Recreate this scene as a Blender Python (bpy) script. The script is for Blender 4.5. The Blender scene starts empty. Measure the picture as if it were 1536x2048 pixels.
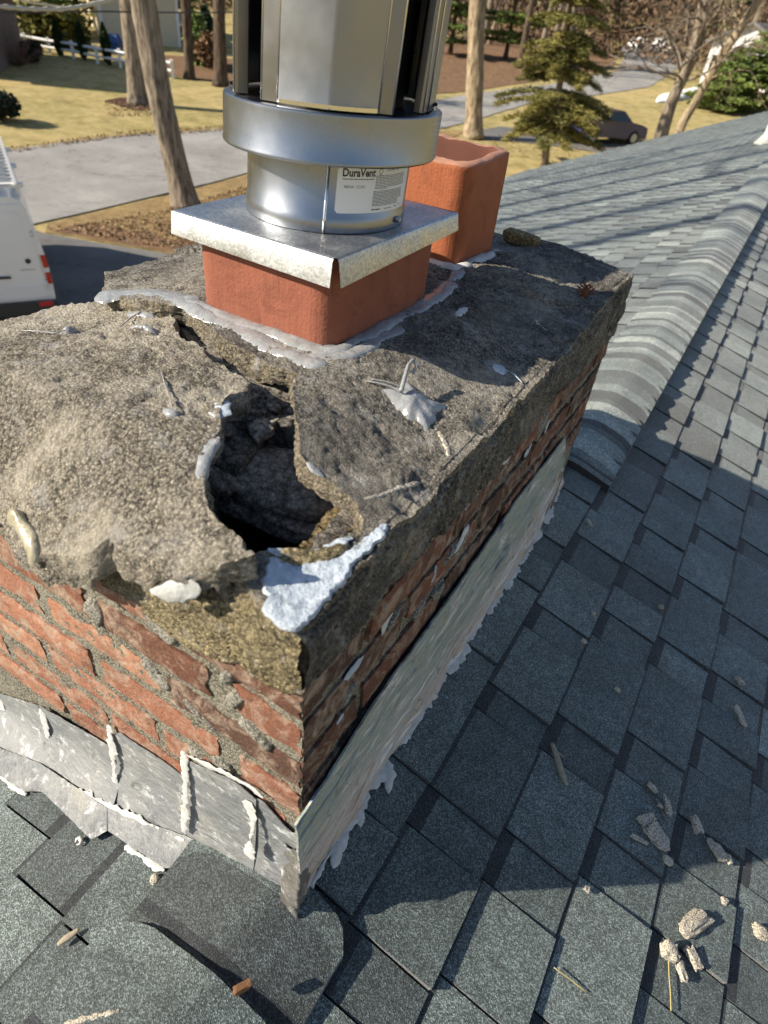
import bpy, bmesh, math, random
import numpy as np
from mathutils import Vector, Matrix
from mathutils.geometry import delaunay_2d_cdt

# ------------------------------------------------------------------ camera, sky, sun, exposure
SC = bpy.context.scene
COL = SC.collection
CAMM = np.array([[0.852, 0.516, 0.093], [0.388, -0.502, -0.773], [-0.352, 0.694, -0.628]])
_u, _s, _v = np.linalg.svd(CAMM); CAMM = _u @ _v
CAMP = np.array([0.195, -0.269, 0.954])
FPX = 1243.5                                   # focal length in pixels of a 1536 x 2048 frame
cam_d = bpy.data.cameras.new('camera')
cam_o = bpy.data.objects.new('camera', cam_d); COL.objects.link(cam_o)
cam_d.sensor_fit = 'VERTICAL'; cam_d.sensor_height = 36; cam_d.sensor_width = 27
cam_d.lens = 36 * FPX / 2048
cam_d.clip_start = 0.02; cam_d.clip_end = 2000
R, U, B = CAMM[0], -CAMM[1], -CAMM[2]
cam_o.matrix_world = Matrix(((R[0], U[0], B[0], CAMP[0]), (R[1], U[1], B[1], CAMP[1]), (R[2], U[2], B[2], CAMP[2]), (0, 0, 0, 1)))
cam_d.dof.use_dof = True; cam_d.dof.focus_distance = 0.95; cam_d.dof.aperture_fstop = 5.6
SC.camera = cam_o

SUN_EL, SUN_H = math.radians(32.5), (0.749, 0.663)         # horizontal heading of the light
w = bpy.data.worlds.new('World'); SC.world = w; w.use_nodes = True
nt = w.node_tree; bg = nt.nodes['Background']
sky = nt.nodes.new('ShaderNodeTexSky'); sky.sky_type = 'NISHITA'; sky.sun_disc = False
sky.sun_elevation = SUN_EL; sky.sun_rotation = math.atan2(-SUN_H[0], -SUN_H[1])
sky.air_density = 1.0; sky.dust_density = 0.6; sky.ozone_density = 1.0
nt.links.new(sky.outputs[0], bg.inputs[0]); bg.inputs[1].default_value = 0.088
sl = bpy.data.lights.new('sun', 'SUN'); so = bpy.data.objects.new('sun', sl); COL.objects.link(so)
sl.energy = 5.0; sl.angle = math.radians(0.53); sl.color = (1.0, 0.90, 0.74)
so.location = (-20, -18, 18)
so.rotation_euler = Vector((SUN_H[0] * math.cos(SUN_EL), SUN_H[1] * math.cos(SUN_EL), -math.sin(SUN_EL))).to_track_quat('-Z', 'Y').to_euler()
SC.view_settings.view_transform = 'Standard'; SC.view_settings.look = 'None'
SC.view_settings.gamma = 1; SC.view_settings.use_curve_mapping = False
SC.view_settings.exposure = 0.80

rng = np.random.default_rng(7); random.seed(7)

# ------------------------------------------------------------------ where a pixel of the photograph lies on a surface
def ray(px, py):
    return CAMM.T @ np.array([(px - 768) / FPX, (py - 1024) / FPX, 1.0])
def on_plane(px, py, n, d):
    r = ray(px, py); n = np.asarray(n, float)
    return CAMP + r * ((d - n @ CAMP) / (n @ r))
def atX(px, py, x=0.0): return on_plane(px, py, (1, 0, 0), x)
def atY(px, py, y=0.0): return on_plane(px, py, (0, 1, 0), y)
def atZ(px, py, z): return on_plane(px, py, (0, 0, 1), z)
def at_height(px, py, zf, z=0.6):
    for _ in range(25):
        p = atZ(px, py, z); z = 0.5 * z + 0.5 * float(zf(np.array([p[0]]), np.array([p[1]]))[0])
    return atZ(px, py, z)
def at_ground(px, py):
    r = ray(px, py); r = r / np.hypot(r[0], r[1]); t0 = 5.0
    for t in np.arange(5, 400, 0.25):
        p = CAMP + r * t
        if p[2] < ground_z(p[0], p[1]):
            for _ in range(12):
                m = (t0 + t) / 2; q = CAMP + r * m
                if q[2] < ground_z(q[0], q[1]): t = m
                else: t0 = m
            return CAMP + r * t
        t0 = t
    return CAMP + r * 300
def proj(p):
    q = CAMM @ (np.asarray(p, float) - CAMP)
    return 768 + FPX * q[0] / q[2], 1024 + FPX * q[1] / q[2], q[2]

# ------------------------------------------------------------------ noise on arrays
def _hash(i, j, k, seed):
    h = (i.astype(np.int64) * 374761393 + j.astype(np.int64) * 668265263 + k.astype(np.int64) * 2147483647 + seed * 974634777) & 0xFFFFFFFF
    h = ((h ^ (h >> 13)) * 1274126177) & 0xFFFFFFFF
    return ((h ^ (h >> 16)) & 0xFFFF) / 65535.0
def vnoise(P, scale, seed=0):
    P = np.asarray(P, float) * scale
    I = np.floor(P).astype(np.int64); F = P - I; F = F * F * (3 - 2 * F)
    out = 0
    for a in (0, 1):
        for b in (0, 1):
            for c in (0, 1):
                wgt = (F[:, 0] if a else 1 - F[:, 0]) * (F[:, 1] if b else 1 - F[:, 1]) * (F[:, 2] if c else 1 - F[:, 2])
                out = out + wgt * _hash(I[:, 0] + a, I[:, 1] + b, I[:, 2] + c, seed)
    return out * 2 - 1
def fnoise(P, scale, octs=3, seed=0):
    o, a, t = 0, 1.0, 0
    for k in range(octs):
        o = o + a * vnoise(P, scale * 2 ** k, seed + k); t += a; a *= 0.5
    return o / t
def sstep(a, b, x):
    t = np.clip((x - a) / (b - a), 0, 1); return t * t * (3 - 2 * t)

# ------------------------------------------------------------------ mesh building
class MB:
    def __init__(s): s.v, s.f, s.m, s.t = [], [], [], []
    def add(s, verts, faces, mi=0, tone=0.5):
        o = len(s.v); s.v.extend([tuple(map(float, p)) for p in verts])
        for k, f in enumerate(faces):
            s.f.append([o + int(i) for i in f]); s.m.append(mi); s.t.append(tone[k] if hasattr(tone, '__len__') else tone)
    def box(s, c, d, rz=0, mi=0, tone=0.5, taper=1.0):
        x, y, z = (q / 2 for q in d); vs = []
        for k, (a, b, e) in enumerate(((-1, -1, -1), (1, -1, -1), (1, 1, -1), (-1, 1, -1), (-1, -1, 1), (1, -1, 1), (1, 1, 1), (-1, 1, 1))):
            t = taper if e > 0 else 1
            px, py = a * x * t, b * y * t
            vs.append((c[0] + px * math.cos(rz) - py * math.sin(rz), c[1] + px * math.sin(rz) + py * math.cos(rz), c[2] + e * z))
        s.add(vs, BOXF, mi, tone)
    def hexa(s, v8, mi=0, tone=0.5): s.add(v8, BOXF, mi, tone)
    def tube(s, pts, rad, n=8, mi=0, tone=0.5, cap=True, flat=1.0):
        pts = [Vector(p) for p in pts]; m = len(pts)
        if not hasattr(rad, '__len__'): rad = [rad] * m
        prev = None; vs = []
        for i, p in enumerate(pts):
            d = (pts[min(i + 1, m - 1)] - pts[max(i - 1, 0)]); d.normalize()
            if prev is None:
                a = Vector((0, 0, 1)) if abs(d.z) < 0.9 else Vector((1, 0, 0)); u = d.cross(a).normalized()
            else:
                u = prev - d * prev.dot(d)
                u = u.normalized() if u.length > 1e-6 else d.orthogonal().normalized()
            prev = u; v = d.cross(u)
            for k in range(n):
                an = 2 * math.pi * k / n
                vs.append(p + u * (math.cos(an) * rad[i]) + v * (math.sin(an) * rad[i] * flat))
        fs = []
        for i in range(m - 1):
            for k in range(n):
                fs.append((i * n + k, i * n + (k + 1) % n, (i + 1) * n + (k + 1) % n, (i + 1) * n + k))
        if cap: fs += [tuple(range(n - 1, -1, -1)), tuple(range((m - 1) * n, m * n))]
        s.add(vs, fs, mi, tone)
    def lathe(s, prof, c, n=64, mi=0, tone=0.5, a0=0.0, a1=2 * math.pi):
        full = abs(a1 - a0 - 2 * math.pi) < 1e-6; m = n if full else n + 1; vs = []
        for r, z in prof:
            for k in range(m):
                a = a0 + (a1 - a0) * k / n; vs.append((c[0] + r * math.cos(a), c[1] + r * math.sin(a), c[2] + z))
        fs = []
        for i in range(len(prof) - 1):
            for k in range(n):
                k2 = (k + 1) % m
                fs.append((i * m + k, i * m + k2, (i + 1) * m + k2, (i + 1) * m + k))
        s.add(vs, fs, mi, tone)
    def grid(s, P, mi=0, tone=0.5, flip=False, wrap=False):
        P = np.asarray(P); a, b = P.shape[:2]; fs = []
        for i in range(a - 1):
            for j in range(b if wrap else b - 1):
                j2 = (j + 1) % b
                q = (i * b + j, i * b + j2, (i + 1) * b + j2, (i + 1) * b + j)
                fs.append(q[::-1] if flip else q)
        s.add(P.reshape(-1, 3), fs, mi, tone)
    def build(s, name, mats, parent=None, smooth=True, angle=None, **props):
        me = bpy.data.meshes.new(name); me.from_pydata(s.v, [], s.f)
        for m in (mats if isinstance(mats, (list, tuple)) else [mats]): me.materials.append(m)
        n = len(me.polygons)
        if n:
            me.polygons.foreach_set('material_index', s.m)
            me.polygons.foreach_set('use_smooth', [bool(smooth)] * n)
            me.attributes.new('tone', 'FLOAT', 'FACE').data.foreach_set('value', s.t)
        if angle is not None: me.set_sharp_from_angle(angle=math.radians(angle))
        me.update()
        return link(bpy.data.objects.new(name, me), parent, **props)
BOXF = [(0, 3, 2, 1), (4, 5, 6, 7), (0, 1, 5, 4), (1, 2, 6, 5), (2, 3, 7, 6), (3, 0, 4, 7)]
def link(o, parent=None, **props):
    COL.objects.link(o)
    if parent is not None:
        o.parent = parent; o.matrix_parent_inverse = Matrix.LocRotScale(*world_of(parent)).inverted()
    for k, v in props.items(): o[k] = v
    return o
def world_of(o):
    m = Matrix.LocRotScale(o.location, o.rotation_euler, o.scale)
    if o.parent is not None:
        m = Matrix.LocRotScale(*world_of(o.parent)) @ o.matrix_parent_inverse @ m
    return m.decompose()
def thing(name, loc, label, cat, group=None):
    o = bpy.data.objects.new(name, None); o.empty_display_size = 0.1; COL.objects.link(o); o.location = [float(q) for q in loc]
    o['label'] = label; o['category'] = cat
    if group: o['group'] = group
    return o
def tag(o, label, cat, group=None):
    o['label'] = label; o['category'] = cat
    if group: o['group'] = group
    return o

# ------------------------------------------------------------------ procedural materials
class NT:
    def __init__(s, name):
        s.mat = bpy.data.materials.new(name); s.mat.use_nodes = True; s.t = s.mat.node_tree
        s.b = s.t.nodes['Principled BSDF']; s._pos = None
    def n(s, typ, **kw):
        nd = s.t.nodes.new('ShaderNode' + typ)
        for k, v in kw.items(): setattr(nd, k, v)
        return nd
    def set(s, sock, v):
        if hasattr(v, 'is_output') or isinstance(v, bpy.types.NodeSocket): s.t.links.new(v, sock)
        else:
            if hasattr(v, '__len__') and len(v) == 3 and sock.type == 'RGBA': v = (*v, 1)
            sock.default_value = v
    def pos(s):
        if s._pos is None: s._pos = s.n('NewGeometry').outputs['Position']
        return s._pos
    def scaled(s, v):
        nd = s.n('VectorMath', operation='MULTIPLY'); s.set(nd.inputs[0], s.pos()); s.set(nd.inputs[1], v); return nd.outputs[0]
    def noise(s, scale, detail=4, rough=0.55, vec=None, dist=0.0):
        nd = s.n('TexNoise'); s.set(nd.inputs['Vector'], vec if vec is not None else s.pos())
        nd.inputs['Scale'].default_value = scale; nd.inputs['Detail'].default_value = detail; nd.inputs['Roughness'].default_value = rough; nd.inputs['Distortion'].default_value = dist
        return nd.outputs['Fac']
    def vor(s, scale, out='Color', feature='F1', vec=None, rand=1.0):
        nd = s.n('TexVoronoi', feature=feature); s.set(nd.inputs['Vector'], vec if vec is not None else s.pos())
        nd.inputs['Scale'].default_value = scale; nd.inputs['Randomness'].default_value = rand
        o = nd.outputs[out]
        if out == 'Color':
            sp = s.n('SeparateColor'); s.t.links.new(o, sp.inputs[0]); o = sp.outputs[0]
        return o
    def ramp(s, fac, stops, interp='LINEAR'):
        nd = s.n('ValToRGB'); s.set(nd.inputs[0], fac); cr = nd.color_ramp; cr.interpolation = interp
        while len(cr.elements) < len(stops): cr.elements.new(0.5)
        for e, (p, c) in zip(cr.elements, stops):
            e.position = p; e.color = (*c, 1) if hasattr(c, '__len__') else (c, c, c, 1)
        return nd.outputs[0]
    def mix(s, fac, a, b, blend='MIX'):
        nd = s.n('Mix', data_type='RGBA', blend_type=blend); s.set(nd.inputs[0], fac); s.set(nd.inputs[6], a); s.set(nd.inputs[7], b); return nd.outputs[2]
    def math(s, op, a, b=0.0, c=None, clamp=False):
        nd = s.n('Math', operation=op, use_clamp=clamp); s.set(nd.inputs[0], a); s.set(nd.inputs[1], b)
        if c is not None: s.set(nd.inputs[2], c)
        return nd.outputs[0]
    def attr(s, name='tone'):
        nd = s.n('Attribute'); nd.attribute_name = name; return nd.outputs['Fac']
    def rand(s):
        return s.n('ObjectInfo').outputs['Random']
    def sep(s, i):
        nd = s.n('SeparateXYZ'); s.t.links.new(s.pos(), nd.inputs[0]); return nd.outputs[i]
    def bump(s, h, strength=0.5, dist=0.01, normal=None):
        nd = s.n('Bump'); s.set(nd.inputs['Height'], h); nd.inputs['Strength'].default_value = strength; nd.inputs['Distance'].default_value = dist
        if normal is not None: s.set(nd.inputs['Normal'], normal)
        return nd.outputs[0]
    def out(s, color=None, rough=None, metal=None, normal=None, spec=None, **kw):
        i = s.b.inputs
        if color is not None: s.set(i['Base Color'], color)
        if rough is not None: s.set(i['Roughness'], rough)
        if metal is not None: s.set(i['Metallic'], metal)
        if normal is not None: s.set(i['Normal'], normal)
        if spec is not None: s.set(i['Specular IOR Level'], spec)
        for k, v in kw.items(): s.set(i[k.replace('_', ' ')], v)
        return s.mat
def plain(name, col, rough=0.6, metal=0.0, var=0.0, scale=20):
    m = NT(name)
    c = col if not var else m.mix(m.noise(scale, 5), tuple(q * (1 - var) for q in col), tuple(min(1, q * (1 + var)) for q in col))
    return m.out(c, rough, metal)

def make_shingle(name):
    m = NT(name); t = m.attr('tone')
    base = m.ramp(t, [(0.0, (0.022, 0.026, 0.032)), (0.12, (0.043, 0.051, 0.055)), (0.35, (0.102, 0.128, 0.126)), (0.65, (0.165, 0.200, 0.192)), (1.0, (0.30, 0.335, 0.31))])
    g = m.vor(640); g2 = m.noise(900, 2)
    spk = m.ramp(g, [(0.0, 0.34), (0.42, 0.62), (0.62, 0.98), (0.82, 1.45), (1.0, 2.2)])
    blot = m.mix(1.0, m.ramp(m.noise(7, 4), [(0.3, 0.78), (0.7, 1.2)]), m.ramp(m.noise(42, 6, 0.75), [(0.3, 0.68), (0.6, 1.12)]), 'MULTIPLY')
    c = m.mix(1.0, base, spk, 'MULTIPLY'); c = m.mix(1.0, c, blot, 'MULTIPLY')
    h = m.math('ADD', m.vor(640, 'Distance'), m.math('MULTIPLY', g2, 0.5))
    return m.out(c, 0.82, 0, m.bump(h, 0.75, 0.0016), 0.3, Sheen_Weight=0.32, Sheen_Roughness=0.45)

def make_concrete(name, dark, mid, light, dust=0.5, weather=0.0, peb=210, bump=0.9, smoothing=0.0):
    m = NT(name)
    v = m.vor(peb); vd = m.vor(peb, 'Distance'); v2 = m.vor(peb * 2.3); fine = m.noise(peb * 2.6, 4, 0.75)
    agg = m.ramp(v, [(0.0, dark), (0.25, tuple(q * 0.72 for q in mid)), (0.5, mid), (0.85, tuple((a + b) / 2 for a, b in zip(mid, light))), (1.0, light)])
    agg = m.mix(0.5, agg, m.ramp(v2, [(0.0, dark), (0.55, mid), (1.0, light)]))
    agg = m.mix(1.0, agg, m.ramp(fine, [(0.34, 0.30), (0.5, 1.0), (0.66, 1.6)]), 'MULTIPLY')
    c = m.mix(1.0, agg, m.ramp(vd, [(0.40, 1.08), (0.75, 0.38)]), 'MULTIPLY')  # darkens gaps between grains: grime plus painted crevice shade
    big = m.noise(9, 6, 0.65); patch = m.math('ADD', m.math('MULTIPLY', big, 0.75), m.math('MULTIPLY', m.noise(85, 5, 0.7), 0.35))
    c = m.mix(m.ramp(patch, [(0.50, 0.0), (0.66, dust)]), c, m.mix(1.0, tuple(min(1, q * 1.12) for q in light), m.ramp(fine, [(0.3, 0.7), (0.6, 1.05)]), 'MULTIPLY'))
    if weather:
        wm = m.math('ADD', m.math('MULTIPLY', m.noise(6.5, 6, 0.7, dist=0.6), 0.7), m.math('MULTIPLY', m.noise(120, 4, 0.7), 0.3))
        c = m.mix(m.ramp(wm, [(0.40, 0.0), (0.56, weather)]), c, (0.030, 0.030, 0.034))
        c = m.mix(m.ramp(m.noise(26, 8, 0.8), [(0.53, 0.0), (0.64, 0.75)]), c, m.mix(1.0, (0.46, 0.445, 0.42), m.ramp(fine, [(0.3, 0.6), (0.6, 1.1)]), 'MULTIPLY'))
        ck = m.math('ABSOLUTE', m.math('SUBTRACT', m.noise(5.5, 7, 0.6, dist=0.7), 0.5)); c = m.mix(m.ramp(ck, [(0.0012, 0.85), (0.0030, 0)]), c, (0.025, 0.024, 0.022))
    h = m.math('ADD', m.math('MULTIPLY', vd, -0.5), m.math('ADD', m.math('MULTIPLY', m.noise(60, 5), 0.8), m.math('MULTIPLY', fine, 0.7)))
    return m.out(c, 0.95, 0, m.bump(h, bump, 0.0058), 0.2)

def make_brick(name):
    m = NT(name); t = m.attr('tone')
    base = m.ramp(t, [(0.0, (0.060, 0.043, 0.036)), (0.3, (0.125, 0.062, 0.042)), (0.55, (0.215, 0.098, 0.064)), (0.8, (0.31, 0.148, 0.095)), (1.0, (0.39, 0.205, 0.13))])
    n1 = m.noise(38, 6, 0.7); n2 = m.noise(240, 4)
    c = m.mix(m.ramp(n1, [(0.35, 0.0), (0.7, 0.6)]), base, m.mix(1.0, base, (1.45, 1.25, 1.15), 'MULTIPLY'))
    c = m.mix(m.ramp(n2, [(0.3, 0.5), (0.55, 0.0)]), c, m.mix(1.0, base, (0.45, 0.45, 0.5), 'MULTIPLY'))
    c = m.mix(m.ramp(m.noise(24, 6, 0.75, dist=1.0), [(0.47, 0.0), (0.66, 0.9)]), c, (0.41, 0.32, 0.245))
    c = m.mix(m.ramp(m.noise(15, 5, 0.7), [(0.55, 0.0), (0.75, 0.7)]), c, (0.055, 0.045, 0.040))
    h = m.math('ADD', m.noise(180, 5, 0.7), m.math('MULTIPLY', m.noise(55, 4), 1.5))
    return m.out(c, 0.9, 0, m.bump(h, 0.8, 0.003), 0.2)

def make_lead(name, tint=True, cols=None):
    m = NT(name)
    st = m.scaled((2.5, 3.0, 14.0)) if tint else m.pos()
    n = m.noise(6, 6, 0.65, vec=st, dist=1.2)
    c = m.ramp(n, cols or [(0.25, (0.16, 0.175, 0.20)), (0.42, (0.30, 0.31, 0.33)), (0.50, (0.40, 0.41, 0.28)), (0.56, (0.33, 0.36, 0.40)), (0.66, (0.42, 0.37, 0.32)), (0.8, (0.52, 0.54, 0.56))])
    c = m.mix(m.ramp(m.noise(42, 6, 0.7), [(0.55, 0), (0.68, 0.75)]), c, (0.60, 0.62, 0.62))
    c = m.mix(m.ramp(m.noise(26, 5, 0.7, dist=0.8), [(0.30, 0.8), (0.42, 0.0)]), c, (0.07, 0.07, 0.07))
    return m.out(c, 0.55, 0.0, m.bump(m.noise(30, 6, 0.6, vec=m.scaled((1, 1, 3))), 0.8, 0.008), 0.5)

def make_metal(name, col, rough, spangle=0.0, brush=None, metal=1.0):
    m = NT(name); c = col
    if spangle:
        c = m.mix(m.vor(spangle), tuple(q * 0.72 for q in col), tuple(min(1, q * 1.18) for q in col))
    n = m.noise(14, 5, 0.6)
    r = m.ramp(n, [(0.3, rough * 0.75), (0.7, rough * 1.3)])
    h = m.noise(60, 3, vec=m.scaled(brush)) if brush else m.noise(90, 5)
    return m.out(c, r, metal, m.bump(h, 0.05 if brush else 0.10, 0.002))

M_SHINGLE = make_shingle('asphalt shingle')
M_CROWN = make_concrete('weathered crown mortar', (0.06, 0.056, 0.05), (0.27, 0.24, 0.195), (0.60, 0.55, 0.46), 0.7, 0.58, 300, 1.0)
M_SLAB = make_concrete('coarse crown slab', (0.06, 0.055, 0.048), (0.32, 0.28, 0.215), (0.70, 0.63, 0.51), 0.65, 0.16, 290, 1.0)
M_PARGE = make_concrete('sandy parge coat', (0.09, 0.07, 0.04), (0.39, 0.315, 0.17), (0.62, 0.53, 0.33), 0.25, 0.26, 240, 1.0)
M_PARGE2 = make_concrete('dark grey mortar coat', (0.045, 0.042, 0.036), (0.22, 0.20, 0.16), (0.42, 0.39, 0.32), 0.45, 0.55, 240, 1.0)  # darker, greyer mix than the front coat
M_BED = make_concrete('dark sooty fill', (0.035, 0.033, 0.03), (0.155, 0.14, 0.12), (0.29, 0.265, 0.23), 0.2, 0.0, 160)
M_MORTAR = make_concrete('joint mortar', (0.21, 0.195, 0.15), (0.36, 0.335, 0.26), (0.47, 0.44, 0.36), 0.4, 0.0, 300, 1.0)
M_BRICK = make_brick('old red brick')
def make_clay(name, a, b):
    m = NT(name); n = m.noise(12, 5, 0.6)
    c = m.mix(m.ramp(n, [(0.3, 0), (0.7, 1)]), a, b)
    c = m.mix(m.ramp(m.noise(120, 5, vec=m.scaled((1, 1, 0.1))), [(0.62, 0), (0.7, 0.45)]), c, tuple(q * 0.5 for q in a))
    c = m.mix(m.ramp(m.noise(420, 2), [(0.70, 0), (0.76, 0.6)]), c, (0.55, 0.42, 0.35))
    c = m.mix(m.ramp(m.noise(16, 6, 0.72, dist=1.2), [(0.50, 0), (0.70, 0.6)]), c, tuple(q * .55 for q in a)); c = m.mix(m.ramp(m.noise(22, 6, 0.75, vec=m.scaled((1, 1, .35))), [(0.60, 0), (0.76, 0.35)]), c, (0.44, 0.20, 0.11))
    h = m.math('ADD', m.noise(150, 3, vec=m.scaled((1, 1, 0.04))), m.noise(260, 4))
    return m.out(c, 0.72, 0, m.bump(h, 0.45, 0.0018), 0.35)
M_CLAY = make_clay('terracotta flue', (0.225, 0.072, 0.042), (0.285, 0.098, 0.058))
M_RIM = plain('worn flue rim', (0.34, 0.17, 0.115), 0.9, 0, .35, 60)
M_CLAYIN = plain('dark flue inside', (0.10, 0.030, 0.016), 0.85, 0, .3, 20)  # inside darker than the outer clay, so the flue reads open
M_CLAY2 = make_clay('orange terracotta flue', (0.29, 0.085, 0.034), (0.36, 0.112, 0.046))
M_GALV = make_metal('galvanised sheet', (0.50, 0.51, 0.515), 0.45, spangle=420)
M_ALU = make_metal('mill aluminium', (0.275, 0.292, 0.325), 0.28, brush=(40, 40, 1.0))
M_ALUB = make_metal('bright aluminium', (0.72, 0.71, 0.69), 0.2)
M_DARKIN = plain('dark inner duct', (0.018, 0.018, 0.02), 0.55, 0.2)
M_LABEL = plain('label paper', (0.72, 0.74, 0.76), 0.35)
M_INK = plain('label ink', (0.012, 0.012, 0.014), 0.5)
M_BOLT = plain('zinc bolt', (0.33, 0.36, 0.40), 0.4, 0.8)
def make_seal(name, col, rough=0.28, tr=0.0):
    m = NT(name); c = m.mix(m.ramp(m.noise(60, 5), [(0.35, 0), (0.7, 1)]), tuple(q * 0.72 for q in col), col)
    return m.out(c, rough, 0, m.bump(m.noise(110, 4), 0.5, 0.004), 0.5, Subsurface_Weight=0.15, Subsurface_Scale=0.004)
M_SEAL = make_seal('clear silicone sealant', (0.33, 0.34, 0.345), 0.17)
M_CAULK = make_seal('white roof cement', (0.60, 0.60, 0.58), 0.7)
def make_paint(name):
    m = NT(name)
    c = m.mix(m.ramp(m.noise(60, 6, 0.7), [(0.42, 0), (0.62, 1)]), (0.40, 0.46, 0.53), (0.58, 0.64, 0.71))
    c = m.mix(m.ramp(m.noise(35, 6, 0.75), [(0.34, 0.9), (0.44, 0)]), c, (0.10, 0.10, 0.095))
    return m.out(c, 0.6, 0, m.bump(m.noise(170, 5, 0.7), 1.0, 0.004), 0.3)
M_PAINT = make_paint('pale blue white coating')
M_CHIP = make_concrete('mortar flake', (0.40, 0.36, 0.29), (0.56, 0.50, 0.40), (0.68, 0.62, 0.52), 0.2, 0.0, 420, 0.5)
M_GULLY = make_concrete('grey rubble fill', (0.10, 0.09, 0.08), (0.27, 0.245, 0.21), (0.40, 0.365, 0.315), 0.3, 0.0, 120, 0.9)
M_WOODCHIP = plain('weathered wood', (0.30, 0.26, 0.19), 0.8, 0, 0.5, 120)
M_RUST = plain('brown bark', (0.16, 0.075, 0.03), 0.85, 0, 0.5, 150)
M_STRAW = plain('dry needle', (0.42, 0.34, 0.14), 0.7)
# ------------------------------------------------------------------ terrain (rises gently away from the house)
def ground_z(x, y):
    d = math.hypot(x, y)
    z = -4.25
    if d > 22: z += 0.052 * (min(d, 95) - 22)
    if d > 95: z += 0.16 * (d - 95)
    return z
def drape(x, y, h): return (x, y, ground_z(x, y) + h)

# ------------------------------------------------------------------ the house under the roof
PT = math.radians(17.5); CP, SP, TP = math.cos(PT), math.sin(PT), math.tan(PT)
XR, ZR = -0.03, 0.03 * TP                      # the ridge line
def slope(side, u, v, h): return (XR + side * (u * CP + h * SP), v, ZR - u * SP + h * CP)
house = thing('house', (XR, 0, -4.2), 'ranch house whose blue grey shingled roof fills the lower right', 'house')
def eave_y(x): return 13.9 + (x + 4.9) * 2.76 if x > -4.9 else -99
V0, V1, UMAX, EXPO, U0 = -3.0, 26.6, 5.05, 0.137, 0.105
deck = MB()
UM = 5.0
deck.add([slope(-1, 0, V0, -.004), slope(-1, UM, V0, -.004), slope(-1, UM, 13.9, -.004), slope(-1, 0, 27.0, -.004), slope(1, 0, V0, -.004), slope(1, UM, V0, -.004), slope(1, UM, 27.0, -.004),
          slope(-1, 0, V0, -.02), slope(-1, UM, V0, -.10), slope(-1, UM, 13.9, -.10), slope(-1, 0, 27.0, -.02), slope(1, UM, V0, -.10), slope(1, UM, 27.0, -.10)],
         [(0, 3, 2, 1), (4, 5, 6, 3), (1, 2, 9, 8), (2, 3, 10, 9), (5, 11, 12, 6), (0, 1, 8, 7), (4, 7, 11, 5), (3, 6, 12, 10)])
M_DECK = plain('roof felt', (0.02, 0.02, 0.022), 0.9)
deck.build('roof_deck', M_DECK, house, False)
M_SIDING = plain('pale siding', (0.50, 0.48, 0.43), 0.7, 0, 0.1, 6)
wl = MB()
wl.add([(-4.5, V0 + .3, -1.45), (-4.5, 13.4, -1.45), (4.5, 26.4, -1.45), (4.5, V0 + .3, -1.45), (-4.5, V0 + .3, -4.4), (-4.5, 13.4, -4.4), (4.5, 26.4, -4.4), (4.5, V0 + .3, -4.4), (XR, V0 + .3, -.06)],
       [(0, 1, 5, 4), (1, 2, 6, 5), (2, 3, 7, 6), (3, 8, 0, 4, 7)])
wl.build('wall', M_SIDING, house, False)

CHX, CHY = -0.70, 1.04                          # chimney plan: x from CHX to 0, y from 0 to CHY
pieces = []
def course(side, k):
    u1 = U0 + EXPO * k; u0 = max(u1 - EXPO, 0.0) if k else 0.0
    r = np.random.default_rng(1000 + k * 2 + (side > 0)); v = V0 + r.uniform(0, .2); tooth = True
    x = XR + side * (u0 + u1) / 2 * CP
    vend = V1 if side > 0 else min(V1, eave_y(XR - u1 * CP))
    known = {2: (.278, .538, .865, 1.054, 1.242), 3: (.390, .613, .904, 1.151, 1.402), 4: (.310, .528, .735, .920, 1.143)}.get(k) if side > 0 else None
    while v < vend:
        if known and v >= known[0] - .30:                     # joints measured on the photograph
            bounds = [(v, known[0] - .09)] if known[0] - .09 - v > .02 else []
            for a_, b_ in zip(known[:-1], known[1:]): bounds += [(a_ - .09, a_), (a_, b_ - .09)]
            bounds += [(known[-1] - .09, known[-1])]
            for q_, (a_, b_) in enumerate(bounds):
                tt = any(abs(a_ - kk) < .001 for kk in known) or (q_ == 0 and abs(a_ - v) < .001 and len(bounds) % 2 == 0)
                for c_, d_ in ([(a_, min(b_, -.001)), (max(a_, CHY + .001), b_)] if CHX < x < 0 else [(a_, b_)]):
                    if d_ - c_ > .012: pieces.append((side, k, u0, u1, c_, d_, tt, r.random()))
            v = known[-1]; tooth = True; known = None; continue
        wdt = r.uniform(.10, .20) if tooth else r.uniform(.065, .12)
        if r.random() < .06: wdt *= 1.5
        v1 = min(v + wdt, vend)
        spans = [(v, v1)]
        if CHX < x < 0.0:
            spans = [(v, min(v1, -.001)), (max(v, CHY + .001), v1)]
        for a, b in spans:
            if b - a > .012: pieces.append((side, k, u0, u1, a, b, tooth, r.random()))
        v = v1; tooth = not tooth
for k in range(int((UMAX - U0) / EXPO)):
    course(1, k); course(-1, k)
def hidden(p):
    d = np.asarray(p) - CAMP; t0, t1 = 0.0, 0.995
    for i, (lo, hi) in enumerate(((CHX, 0), (0, CHY), (-1, .56))):
        if abs(d[i]) < 1e-9: continue
        a, b = (lo - CAMP[i]) / d[i], (hi - CAMP[i]) / d[i]
        t0, t1 = max(t0, min(a, b)), min(t1, max(a, b))
    return t0 < t1
rank = []
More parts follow.
